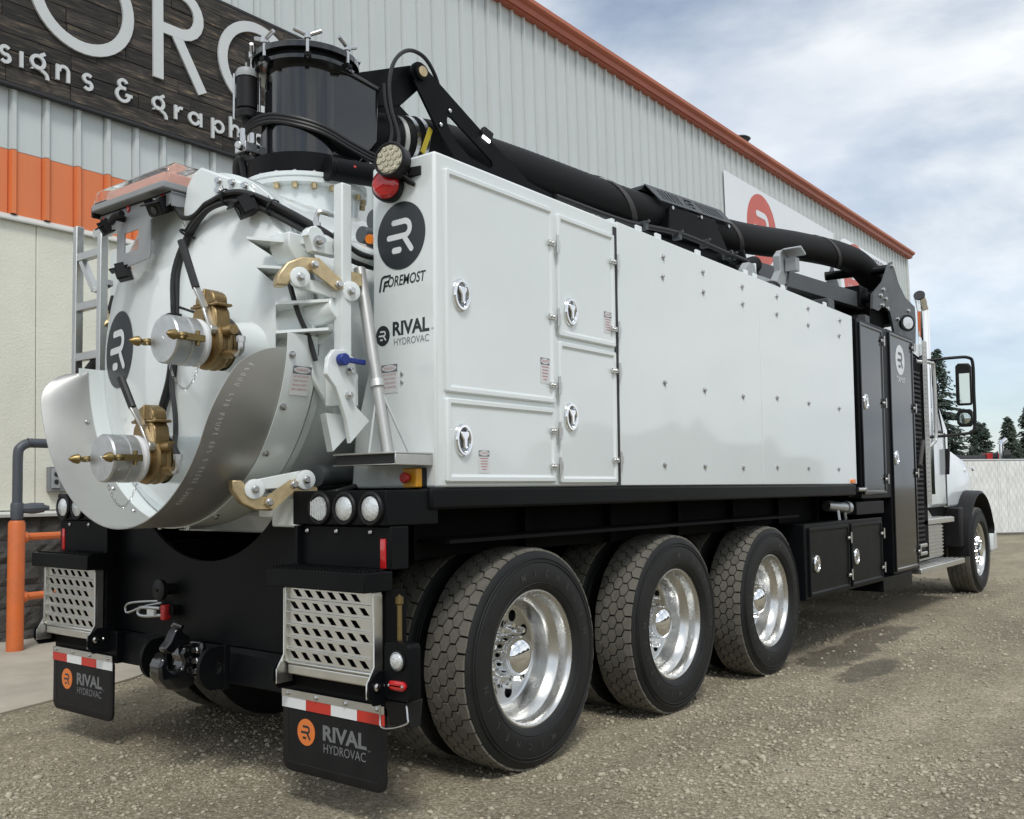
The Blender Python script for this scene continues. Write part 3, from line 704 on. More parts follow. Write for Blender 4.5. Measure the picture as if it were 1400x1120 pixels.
def woodland():
    # far-off wood on the open side of the yard, seen only as a reflection
    rng = random.Random(8); vs = []; fs = []; n = 260
    for i in range(n+1):
        t = R(150+190*i/n); r = 85+6*math.sin(i*.7); h = 5.5+1.6*math.sin(i*.21)+rng.uniform(-1.2, 1.6)
        for k, (dr, hh) in enumerate(((0, -.2), (-1.5, h*.5), (0, h), (7, h*.8), (9, -.2))): vs.append(((r+dr)*math.cos(t), (r+dr)*math.sin(t), hh))
    for i in range(n):
        for k in range(4): fs.append((i*5+k, i*5+k+1, (i+1)*5+k+1, (i+1)*5+k))
    tag(obj('woodland', mesh('woodland', MB().add(vs, fs), False), 'woodland'), 'far-off dark wood across the yard, mirrored in the polished metal', 'woodland', kind='stuff')
woodland()

# ================================================================== the truck
TR = thing('hydrovac_truck', 'white and black tri-axle vacuum excavator truck with debris tank and top boom', 'truck')
def P(name, mb, m, bevel=0., parent=None): return obj(name, mb, m, parent if parent is not None else TR, bevel)

# ---- wheels: local axis y, outer face towards -y
TYR = [(.100, .312), (.120, .322), (.134, .338), (.1405, .375), (.139, .42), (.134, .455), (.127, .478), (.124, .492), (.117, .5015), (.06, .5035), (0, .504)]
def tyre_mesh(wd=1.):
    pr = [(-a*wd, r) for a, r in TYR]+[(a*wd, r) for a, r in TYR[-2::-1]]
    m = MB().lathe(pr, (0, 0, 0), (0, 1, 0), 72)
    for r in (.468, .452, .352): m.lathe([(-.1395*wd+abs(r-.40)*.06, r-.003), (-.1425*wd+abs(r-.40)*.06, r), (-.1395*wd+abs(r-.40)*.06, r+.003)], (0, 0, 0), (0, 1, 0), 72)
    return mesh('tyre', m)
def tread_mesh(wd=1., cols=5, n=44, rad=.517, rib=False):
    rng = random.Random(4); m = MB(); hw = .117*wd; cw = 2*hw/cols; g = .0035; rb = .500
    for c in range(cols):
        a0 = -hw+c*cw+g; a1 = -hw+(c+1)*cw-g; de = .0075
        for k in range(n):
            s0 = (k+(.5 if c % 2 else 0))/n*2*math.pi; hp = math.pi/n-.0042/.517; j = rng.uniform(-.0012, .0012)
            lo = 0 if c == 0 else de; hi = 0 if c == cols-1 else de
            if rib: hp = math.pi/n-.0012; 
            top = [(-hp, a0+lo), (0, a0-lo), (hp, a0+lo), (hp, a1-hi), (0, a1+hi), (-hp, a1-hi)]
            drop = [.006 if (c == 0 and i in (0, 1, 2)) or (c == cols-1 and i in (3, 4, 5)) else 0 for i in range(6)]
            vs = []
            jit = [(rng.uniform(-.0035, .0035), rng.uniform(-.0014, .0014)) for _ in range(6)]
            top = [(t+q[0], a+q[1]) for (t, a), q in zip(top, jit)]
            for (t, a), dr in zip(top, drop):
                vs.append(((rad-dr+j)*math.cos(s0+t), a, (rad-dr+j)*math.sin(s0+t)))
            for (t, a), dr in zip(top, drop):
                q = 1 if a > 0 else -1; ex = .004*q if dr else 0
                vs.append(((rb-(.012 if dr else 0))*math.cos(s0+t*1.02), a+ex, (rb-(.012 if dr else 0))*math.sin(s0+t*1.02)))
            m.add(vs, [(0, 1, 4, 5), (1, 2, 3, 4)]+[(i, (i+1) % 6, 6+(i+1) % 6, 6+i) for i in range(6)])
    return mesh('tread_blocks', m, False)
def letter_mesh():
    m = MB()
    for base in (62, 242):
        for i, ch in enumerate('MICHELIN'):
            th = R(base+50-i*13.5); rr = .398; fr = Fr((rr*math.cos(th), 0, rr*math.sin(th)), (math.sin(th), 0, -math.cos(th)), (math.cos(th), 0, math.sin(th)))
            vs, fs, W, H = TXT['l_'+ch]; k = .042; pts = [fr(x*k, y*k, .1418) for x, y in vs]
            m.add(pts, fs)
    return mesh('sidewall_lettering', m, False)
T_ME, TD_ME, LT_ME = tyre_mesh(), tread_mesh(), letter_mesh()
TF_ME, TDF_ME = tyre_mesh(1.12), tread_mesh(1.12, 5, 30, .517, True)
def rim_rear():
    d = -.112
    pr = [(.02, .325), (.006, .327), (-.002, .322), (-.003, .312), (.006, .302), (.03, .296), (.062, .292), (.068, .286), (.098, .262), (.112, .2575), (.165, .252), (.182, .246), (.188, .236)]
    m = MB().lathe([(d+a, r) for a, r in pr], (0, 0, 0), (0, 1, 0), 64)
    f = Fr((0, d+.188, 0), (1, 0, 0), (0, 0, 1))
    hl = [ngon(.192*math.cos(2*math.pi*k/10), .192*math.sin(2*math.pi*k/10), .029, 14) for k in range(10)]
    h = holed(f, ngon(0, 0, .238, 64), hl+[ngon(0, 0, .10, 24)], -.012, 0); m.add(h.v, h.f)
    return mesh('wheel', m)
def rim_front():
    d = -.128
    pr = [(.02, .325), (.006, .327), (-.002, .322), (-.003, .312), (.006, .302), (.03, .294), (.05, .288), (.06, .268), (.07, .255)]
    m = MB().lathe([(d+a, r) for a, r in pr], (0, 0, 0), (0, 1, 0), 56)
    f = Fr((0, d+.045, 0), (1, 0, 0), (0, 0, 1))
    hl = [ngon(.215*math.cos(2*math.pi*k/10), .215*math.sin(2*math.pi*k/10), .024, 12) for k in range(10)]
    m.lathe([(d+.07, .258), (d+.045, .245)], (0, 0, 0), (0, 1, 0), 56)
    h = holed(f, ngon(0, 0, .246, 56), hl+[ngon(0, 0, .07, 20)], -.012, 0); m.add(h.v, h.f)
    return mesh('wheel', m)
RIM_R, RIM_F = rim_rear(), rim_front()
HUB_ME = mesh('hub_cap', MB().lathe([(.085, .112), (.07, .112), (.06, .102), (-.0, .097), (-.03, .093), (-.05, .08), (-.062, .055), (-.068, .025), (-.069, .001)], (0, 0, 0), (0, 1, 0), 36))
FLANGE_ME = mesh('hub_flange', MB().lathe([(.09, .135), (.072, .135), (.066, .128), (.066, .10)], (0, 0, 0), (0, 1, 0), 36))
NUT_ME = mesh('lug_nut', MB().lathe([(.0, .019), (-.018, .019), (-.022, .016), (-.046, .0155), (-.054, .010), (-.055, .001)], (0, 0, 0), (0, 1, 0), 8))
HUBF_ME = mesh('hub_cap', MB().lathe([(-.08, .105), (-.105, .10), (-.115, .085), (-.15, .08), (-.16, .07), (-.162, .001)], (0, 0, 0), (0, 1, 0), 30))
DRUM_ME = mesh('brake_drum', MB().lathe([(.09, .02), (.09, .21), (.26, .21), (.26, .02)], (0, 0, 0), (0, 1, 0), 28))
def wheel(x, y, flip, full=True, front=False, rot=0.):
    w_ = obj('wheel', RIM_F if front else RIM_R, 'polished', TR); w_.location = (x, y, .509); w_.rotation_euler = (0, rot, math.pi if flip else 0)
    def sub(name, me, m): return obj(name, me, m, w_)
    sub('tyre', TF_ME if front else T_ME, 'rubber'); tag(sub('tread_blocks', TDF_ME if front else TD_ME, 'tread_rubber'), kind='stuff')
    if full:
        tag(sub('sidewall_lettering', LT_ME, 'rubber_letter'), kind='stuff')
        sub('brake_drum', DRUM_ME, 'black_under')
        if front: sub('hub_cap', HUBF_ME, 'chrome')
        else: sub('hub_cap', HUB_ME, 'chrome'); sub('hub_flange', FLANGE_ME, 'polished')
        for k in range(10):
            t = 2*math.pi*(k+.5)/10; o = sub('lug_nut', NUT_ME, 'chrome')
            o.location = ((.143*math.cos(t), -.083, .143*math.sin(t)) if front else (.143*math.cos(t), .068, .143*math.sin(t)))
AX = (0., 1.381, 2.762)
for i, x in enumerate(AX):
    wheel(x, -1.115, False, rot=.3*i+.1); wheel(x, -.765, False, False, rot=.5+.2*i)
    wheel(x, 1.115, True, rot=.7*i); wheel(x, .765, True, False, rot=.2*i)
wheel(9.05, -1.10, False, True, True, .2); wheel(9.05, 1.10, True, True, True)
for x in AX: P('drive_axle', MB().cyl((x, -1.0, .513), (x, 1.0, .513), .085).lathe([(-.22, .09), (-.16, .19), (0, .23), (.16, .19), (.22, .09)], (x, 0, .513), (0, 1, 0), 20), 'black_under')
P('front_axle', MB().box(8.98, 9.12, -.9, .9, .36, .48), 'black_under', .02)
for s in (-1, 1):
    P('frame_rail', MB().box(-.92, 9.9, s*.43-.045, s*.43+.045, .76, 1.06), 'black_under', .01)
    P('spring_beam', MB().box(-.5, 3.3, s*.52-.05, s*.52+.05, .55, .70), 'black_under', .02)
    P('subframe_skirt', MB().box(-.72, 4.3, s*.99-.012, s*.99+.012, 1.0, 1.224), 'black_under')
    P('inner_fender', MB().box(-.60, 3.3, s*.88-.36, s*.88+.10, 1.075, 1.09), 'black_under')
for x in (-.6, .2, 1.0, 1.8, 2.6, 3.4, 4.2): P('skirt_rib', MB().box(x-.02, x+.02, -1.05, -1.003, 1.0, 1.224), 'black_under')
P('deck_plate', MB().box(-.72, 6.2, -1.14, 1.14, 1.226, 1.305), 'black_under')

# ---- deck side rails
for s in (-1, 1):
    y0, y1 = sorted((s*1.30, s*1.145))
    P('deck_rail', MB().box(-.78, 4.42, y0, y1, 1.223, 1.312), 'black_satin', .012)

# ---- rear bumper: centre plate with round cut-out
RB = rear(-.955)
def bumper():
    cut = [(-.60, 1.16)] + [(.72*math.sin(R(t)), 1.70-.72*math.cos(R(t))) for t in range(-46, 47, 4)] + [(.60, 1.16)]
    P('bumper_plate', MB().poly(RB, [(-.76, .60), (.76, .60), (.76, 1.16)]+[(a, b) for a, b in cut][::-1]+[(-.76, 1.16)], -.02, 0), 'black_satin', .004)
    P('bumper_beam', MB().poly(side(0), [(-.9555, .597), (-.975, .575), (-.985, .44), (-.90, .43), (-.90, .597)], -1.22, 1.22), 'black_satin', .006)
    for s in (-1, 1):
        q = sorted((s*.765, s*.745)); P('bumper_return', MB().box(-1.03, -.80, q[0], q[1], .60, 1.16), 'black_satin', .004)
        # light box
        a0, a1 = sorted((s*.725, s*1.285))
        lb = P('light_box', MB().fbox(rear(-1.02), a0, a1, 1.165, 1.306, -.30, 0), 'black_satin', .006)
        for k, a in enumerate((.905, 1.055, 1.207)):
            if s < 0: a = -a
            f = rear(-1.02).at(a, 1.233)
            obj('light_bezel', MB().oval(f, 0, 0, .068, .068, [(1, 0), (1, .010), (.93, .016), (.80, .016), (.74, .004)], 28), 'black_plastic', lb)
            if k == 0:
                ln = MB().oval(f, 0, 0, .050, .050, [(1, .003), (.98, .010), (.6, .013)], 26)
                for q in range(-4, 5): ln.fbox(f, q*.011-.003, q*.011+.003, -.044*math.cos(q*.011/.05), .044*math.cos(q*.011/.05), .012, .017)
            else: ln = MB().oval(f, 0, 0, .050, .050, [(1, .003), (.97, .012), (.75, .019), (.4, .023), (.05, .024)], 26)
            obj('light_lens', ln, 'clear_lens', lb)
        if s > 0: pass
        # upper panel with bolts and red reflector
        up = P('bumper_panel', MB().fbox(rear(-1.0), *sorted((s*.757, s*1.29)), .995, 1.163, -.10, 0), 'black_satin', .005)
        for a in (.80, .98, 1.18): obj('panel_bolt', MB().bolt(rear(-1.0)(s*a, 1.14, 0), (-1, 0, 0), .011, .010, 10), 'bolt_steel', up)
        obj('reflector', MB().panel(rear(-1.0), *sorted((s*1.235, s*1.265)), 1.0, 1.115, [(0, 0), (0, .004), (.002, .005)]), 'red_lens', up)
        # step ledge with serrated top
        ld = P('step_ledge', MB().fbox(rear(-1.15), *sorted((s*.715, s*1.30)), .918, .992, -.15, 0), 'black_satin', .004)
        te = MB()
        for k in range(30):
            a = s*.725+s*k*.0185
            for d in (.02, .06, .10): te.fbox(rear(-1.15), *sorted((a, a+s*.011)), .992, 1.0, -d-.03, -d)
        tag(obj('grip_teeth', te, 'black_satin', ld), kind='stuff')
        # folding aluminium step panel: six slats with slanted slots
        sp = P('access_step', MB().fbox(rear(-1.075), s*1.018-.262, s*1.018-.252, .605, .915, -.035, .012).fbox(rear(-1.075), s*1.018+.252, s*1.018+.262, .605, .915, -.035, .012), 'step_aluminium', .002)
        f = rear(-1.075).at(s*1.018, .0)
        for k in range(6):
            z = .612+k*.0505
            hol = []
            for q in range(7):
                a = -.215+q*.069+(.02 if k % 2 else 0)
                if a+.033 < .248: hol.append([(a-.030, z+.037), (a+.002, z+.037), (a+.030, z+.009), (a-.002, z+.009)])
            h = holed(f, [(-.2515, z), (.2515, z), (.2515, z+.045), (-.2515, z+.045)], hol, -.006, -.003)
            h.fbox(f, -.2515, .2515, z+.0452, z+.0495, -.03, .010)
            obj('step_slat', h, 'step_aluminium', sp)
        obj('step_base', MB().fbox(f, -.250, .250, .555, .596, -.03, .004).fbox(f, -.2515, .2515, .597, .611, -.03, .010), 'step_aluminium', sp, .006)
        for e in (-1, 1):
            o = e*.266
            arm = [(o*1.0-.004, .62), (o+.004, .62), (o+.004, .50), (o-.004, .50)]
            obj('step_arm', MB().poly(Fr(f(o, 0, 0), (-1, 0, 0), (0, 0, 1)), [(.012, .905), (-.03, .905), (-.03, .52), (.05, .52), (.05, .575), (.012, .635)], -.0035, .0035), 'step_aluminium', sp)
            obj('hinge_plate', MB().poly(Fr(f(o+e*.016, 0, 0), (-1, 0, 0), (0, 0, 1)), [(-.09, .62), (.01, .62), (.055, .585), (.06, .535), (.03, .495), (-.09, .495)], -.005, .005), 'black_satin', sp)
            for cz, br, bh in ((.02, .016, .014), (-.025, .008, .01)): obj('hinge_bolt', MB().bolt(f(o+e*.02, .565, cz), f.u*e, br, bh, 12), 'bolt_steel', sp)
        obj('backing_panel', MB().fbox(f, -.27, .27, .50, .917, -.16, -.05), 'black_under', sp)
        # mud flap
        F = rear(-1.025).at(s*.98, 0)
        fl = P('mud_flap', MB().panel(F, -.305, .305, .145, .470, [(0, -.008), (0, .003), (.003, .005), (.036, .005), (.038, .0035)], .045), 'flap_rubber')
        obj('flap_clamp', MB().fbox(F, -.305, .305, .448, .478, .006, .010), 'aluminium', fl)
        for k in range(4):
            a = -.265+k*.177; obj('clamp_bolt', MB().bolt(F(a, .463, .010), (-1, 0, 0), .009, .009, 10), 'bolt_steel', fl)
            red = (k % 2 == (1 if s > 0 else 0))
            obj('reflective_tape', MB().fbox(F, -.305+k*.1525+.0005, -.305+(k+1)*.1525-.0005, .404, .4475, .0055, .0085), 'red_tape' if red else 'white_tape', fl)
        obj('flap_emblem', MB().oval(F, -.155, .315, .054, .054, [(1, .0036), (1, .0056)], 32), 'orange_logo', fl)
        flatobj('emblem_letter', logo_r(MB(), F, -.155, .315, .054, .0062), 'decal_black', fl)
        flatobj('flap_brand', MB().text(F, 'RIVAL', .075, .328, .0045, .255, .062), 'flap_grey', fl)
        flatobj('flap_name', MB().text(F, 'HYDROVAC', .075, .268, .0045, .245, .036).text(F, 'TM', .215, .295, .0045, .016), 'flap_grey', fl)
        P('flap_hanger', MB().fbox(F, -.315, .315, .44, .60, -.05, -.009), 'black_satin', .004)
    # tow eyes
    for a in (-.22, .24):
        f = Fr(rear(-1.0)(a, 0, 0), (-1, 0, 0), (0, 0, 1))
        pl = holed(f, [(0, .615)]+[(0+.075+.075*math.sin(R(t)), .52+.095*math.cos(R(t))) for t in range(10, 171, 16)]+[(0, .425)], [ngon(.06, .52, .028, 16)], -.012, .012)
        P('tow_eye', pl, 'black_satin', .002)
        P('tow_eye_rib', MB().fbox(rear(-1.0), a+.013, a+.028, .42, .62, 0, .03), 'black_satin', .002)
    # pintle hook
    pk = P('pintle_hook', MB().fbox(rear(-1.0), -.085, .085, .45, .615, 0, .028), 'black_gloss', .012)
    f = Fr((-1.03, .0, 0), (-1, 0, 0), (0, 0, 1))
    obj('hook_jaw', MB().poly(f, [(0, .60), (.06, .60), (.075, .56), (.06, .53), (.07, .50), (.11, .49), (.135, .51), (.14, .56), (.165, .565), (.185, .53), (.18, .47), (.14, .42), (.08, .40), (0, .42)], -.045, .045), 'black_gloss', pk, .014)
    obj('hook_latch', MB().poly(f, [(.01, .605), (.075, .60), (.10, .575), (.135, .575), (.15, .60), (.12, .63), (.10, .67), (.07, .70), (.05, .66), (.02, .64)], -.028, .028), 'black_gloss', pk, .008)
    obj('latch_handle', MB().tube([(-1.10, .03, .69), (-1.11, 0, .70), (-1.10, -.045, .69)], .011, 8, 3), 'black_gloss', pk)
    for z in (.485, .532, .58):
        for a in (-.065, .065): obj('hook_bolt', MB().lathe([(0, .016), (.014, .016), (.018, .012), (.03, .012)], rear(-1.0)(a, z, .028), (-1, 0, 0), 6, caps=True), 'bolt_steel', pk)
    # knob, hanging strap tool
    P('rubber_bumper', MB().lathe([(0, .028), (.05, .03), (.052, .05), (.075, .052), (.08, .045), (.082, .0)], rear(-.955)(-.27, .835, 0), (-1, 0, 0), 20).bolt(rear(-.955)(-.27, .835, .082), (-1, 0, 0), .008, .008), 'black_plastic')
    tl = P('tie_down_tool', MB().tube([(-.99, .33, .775), (-1.0, .46, .765), (-1.005, .56, .752), (-1.005, .60, .735), (-1.005, .60, .71), (-1.005, .57, .705), (-1.0, .45, .74), (-.99, .30, .768)], .006, 8, 5).tube([(-1.01, .28, .745), (-1.015, .40, .742), (-1.015, .455, .735), (-1.015, .47, .715), (-1.015, .45, .70), (-1.01, .38, .70), (-1.005, .27, .712)], .0085, 8, 5), 'cast_aluminium')
    obj('tool_label', MB().box(-1.022, -1.008, .32, .38, .705, .735), 'label_white', tl)
    obj('tool_grip', MB().box(-1.025, -.985, .225, .262, .69, .765), 'red_paint', tl, .008)
    obj('tool_bracket', MB().box(-1.0, -.95, .19, .24, .715, .76), 'black_satin', tl, .004)
    # right marker bracket with lights, chock holder
    mk = P('marker_bracket', MB().panel(rear(-1.06).at(1.32, 0), -.01, .125, .515, .73, [(0, -.06), (0, -.006), (.004, 0)], .02), 'black_satin')
    f = rear(-1.06)
    obj('work_lamp', MB().oval(f, 1.385, .665, .030, .030, [(1.25, 0), (1.25, .006), (1.05, .008), (1, .006), (.9, .012), (.3, .017)], 22), 'clear_lens', mk)
    obj('lamp_bezel', MB().oval(f, 1.385, .665, .040, .040, [(1, 0), (1, .007), (.8, .0075)], 22), 'black_plastic', mk)
    obj('oval_marker', MB().panel(f, 1.342, 1.432, .557, .592, [(0, 0), (0, .010), (.008, .016)], .02), 'red_lens', mk)
    for a in (1.352, 1.422): obj('marker_screw', MB().bolt(f(a, .575, .015), (-1, 0, 0), .006, .006, 8), 'bolt_steel', mk)
    P('gauge_rod', MB().lathe([(0, .010), (.14, .010), (.145, .016), (.17, .016), (.175, .008), (.18, .001)], (-1.0, -1.335, .725), (0, 0, 1), 10), 'brass')
    ck = P('chock_holder', MB().poly(side(-1.33), [(-1.05, .510), (-.95, .510), (-.965, .41), (-1.02, .41)], -.03, .08), 'black_plastic', .004)
    obj('wire_bail', MB().tube([(-1.07, -1.30, .51), (-1.07, -1.30, .45), (-1.075, -1.31, .415), (-1.07, -1.36, .415), (-1.06, -1.43, .44), (-1.055, -1.43, .46), (-1.04, -1.41, .50)], .0035, 6, 4), 'bolt_steel', ck)
bumper()

# ---- debris tank with dished rear door
TZ, TRAD, XD = 1.985, .80, -1.0
RS = 2.72
def dome_x(r): return XD-.145+(RS-math.sqrt(RS*RS-r*r))
def tank():
    tk = P('debris_tank', MB().lathe([(-.93, TRAD), (3.9, TRAD), (4.1, .6), (4.15, .0)], (0, 0, TZ), (1, 0, 0), 80), 'white_paint')
    obj('tank_flange', MB().lathe([(-.93, TRAD), (-.93, TRAD+.035), (-.965, TRAD+.035), (-.965, TRAD-.02)], (0, 0, TZ), (1, 0, 0), 80), 'white_paint', tk)
    pr = [(.0005, dome_x(0))]+[(r, dome_x(r)) for r in (.1, .2, .3, .4, .5, .6, .68, .73, .765, .78)]+[(.793, XD-.012), (.80, XD-.006), (.832, XD-.004), (.835, XD+.0), (.835, XD+.012), (.78, XD+.012)]
    dr = P('rear_door', MB().lathe([(x, r) for r, x in pr], (0, 0, TZ), (1, 0, 0), 96), 'white_paint')
    # saddle under the tank
    for x in (-.6, .3): P('tank_saddle', MB().box(x-.05, x+.05, -.7, .7, 1.10, 1.24), 'white_paint', .01)
    for s in (-1, 1): P('door_foot', MB().box(-.98, -.86, s*.62-.09, s*.62+.09, 1.15, 1.28).box(-.99, -.87, s*.50-.05, s*.50+.05, 1.19, 1.30), 'white_paint', .01)
    # bolted band on the lower half and stainless chute
    def shell(name, m, x0f, x1f, rf, thick, a0, a1, n, rows):
        vs = []; fs = []
        for side_ in (0, 1):
            for i in range(rows+1):
                for k in range(n+1):
                    t = R(a0+(a1-a0)*k/n); u = i/rows; x = x0f(k/n)+(x1f(k/n)-x0f(k/n))*u; r = rf(u, k/n)+side_*thick
                    vs.append((x, -r*math.cos(t), TZ+r*math.sin(t)))
        st = n+1; q = (rows+1)*st
        for i in range(rows):
            for k in range(n): fs += [(i*st+k, i*st+k+1, (i+1)*st+k+1, (i+1)*st+k), (q+i*st+k, q+(i+1)*st+k, q+(i+1)*st+k+1, q+i*st+k+1)]
        for k in range(n): fs += [(k, q+k, q+k+1, k+1), (rows*st+k, rows*st+k+1, q+rows*st+k+1, q+rows*st+k)]
        for i in range(rows): fs += [(i*st, (i+1)*st, q+(i+1)*st, q+i*st), (i*st+n, q+i*st+n, q+(i+1)*st+n, (i+1)*st+n)]
        return P(name, MB().add(vs, fs), m)
    # angle t measured from the right (-y) side: 0 right, -180 left through the bottom
    bd = shell('chute_band', 'white_paint', lambda k: XD-.14, lambda k: XD+.02, lambda u, k: .8395, .005, -2, -178, 64, 1)
    def rear_edge(k):
        t = 171*k; base = -1.47+.15*k
        if t < 25: base += .17*(1-t/25)**2
        if t < 8: base += .17*(1-math.sqrt(max(0, 1-(1-t/8)**2)))
        if t > 159: base += .22*(1-math.sqrt(max(0, 1-((t-159)/12)**2)))
        return base
    ch = shell('discharge_chute', 'stainless', lambda k: XD-.095, rear_edge, lambda u, k: .833+.06*u*u*max(0, (k-.6)/.4)**1.5, .005, -6, -177, 190, 8)
    for t in (-8, -23, -38, -53, -68, -83, -98, -113, -128, -143, -158, -172):
        a = V((0, -math.cos(R(t)), math.sin(R(t))))
        obj('band_bolt', MB().lathe([(0, .016), (.004, .016), (.004, .010), (.014, .010), (.016, .005)], V((XD-.115, 0, TZ))+a*.8445, a, 10, caps=True), 'bolt_steel', bd)
        if t in (-8, -23, -38, -53, -128, -143, -158, -113, -98): obj('chute_bolt', MB().bolt(V((XD-.13, 0, TZ))+a*.833, -a, .012, .012, 8), 'bolt_steel', ch)
    # chalk handwriting along the chute rim
    ck = MB(); rng = random.Random(3)
    for i in range(34):
        t = -12-i*1.45
        if i in (5, 9, 15, 19, 21, 27): continue
        r = .833+.0062; a = V((0, -math.cos(R(t)), math.sin(R(t)))); tg = V((0, math.sin(R(t)), math.cos(R(t)))); k = (-t-6)/171
        o = V((rear_edge(k)+.055, 0, TZ))+a*r; f = Fr(o, -tg, V((1, 0, 0)))
        if f.n.dot(a) < 0: f = Fr(o, tg, V((1, 0, 0)))
        for _ in range(2):
            p0 = (rng.uniform(-.006, .006), -.011); p1 = (rng.uniform(-.006, .006), rng.uniform(-.003, .004)); p2 = (rng.uniform(-.007, .007), .012); ck.ribbon(f, [p0, p1, p2], .0022, .0006, cap=False)
    tag(flatobj('chalk_writing', ck, 'chalk', ch), kind='stuff')
    # emblem on the door, following the dish
    def wrap(mb, eps):
        mb.v = [(dome_x(math.hypot(y, z-TZ))-eps, y, z) for x, y, z in mb.v]; return mb
    f = rear(0)
    a0, b0 = -.555, 2.03; g = MB()
    rings = [([(a0+.195*q*math.cos(2*math.pi*i/48), b0+.195*q*math.sin(2*math.pi*i/48)) for i in range(48)], 0) for q in (1, .8, .6, .4, .2, .03)]
    g.loops(f, rings); obj('door_emblem', wrap(g, .0025), 'decal_black', dr)
    def dense(path, st=.02):
        o = [path[0]]
        for p, q in zip(path, path[1:]):
            n = max(1, int(math.dist(p, q)/st))
            o += [(p[0]+(q[0]-p[0])*i/n, p[1]+(q[1]-p[1])*i/n) for i in range(1, n+1)]
        return o
    k = .195; g = MB()
    g.ribbon(f, dense([(a0-.30*k, b0+.42*k), (a0+.16*k, b0+.42*k)])+arcp(a0+.16*k, b0+.20*k, .22*k, 80, -80, 8)+dense([(a0+.12*k, b0-.02*k), (a0-.50*k, b0-.02*k)]), .175*k, 0)
    g.ribbon(f, dense([(a0+.20*k, b0-.13*k), (a0+.44*k, b0-.46*k)]), .175*k, 0); g.ribbon(f, dense([(a0-.28*k, b0-.43*k), (a0-.06*k, b0-.43*k)]), .19*k, 0)
    flatobj('emblem_letter', wrap(g, .0045), 'decal_white', dr)
    for (a, b, h, title, lines) in ((.50, 1.735, .125, 'DANGER', ['REMOVE', 'CAMLOCK CAP', 'BEFORE', 'OPENING VALVE']), (.50, 1.61, .105, 'WARNING', None)):
        x = dome_x(math.hypot(a, b-TZ)); nrm = V((-1, 0, 0)); fr = Fr((x-.004, -a, b), (-.17, -1, 0), (.10, 0, 1)); label_plate(TR, fr, .10, h, title, lines)
    a = V((0, -math.cos(R(-15)), math.sin(R(-15)))); fr = Fr(V((XD-.055, 0, TZ))+a*.846, (1, 0, 0), a.cross(V((1, 0, 0))) if a.cross(V((1, 0, 0))).z > 0 else V((1, 0, 0)).cross(a))
    if fr.n.dot(a) < 0: fr = Fr(fr.o, -fr.u, fr.v)
    label_plate(TR, fr, .10, .125, 'WARNING', ['DO NOT ENTER', 'TANK WITHOUT', 'MANUAL SAFETY', 'BAR INSERTED'])
tank()

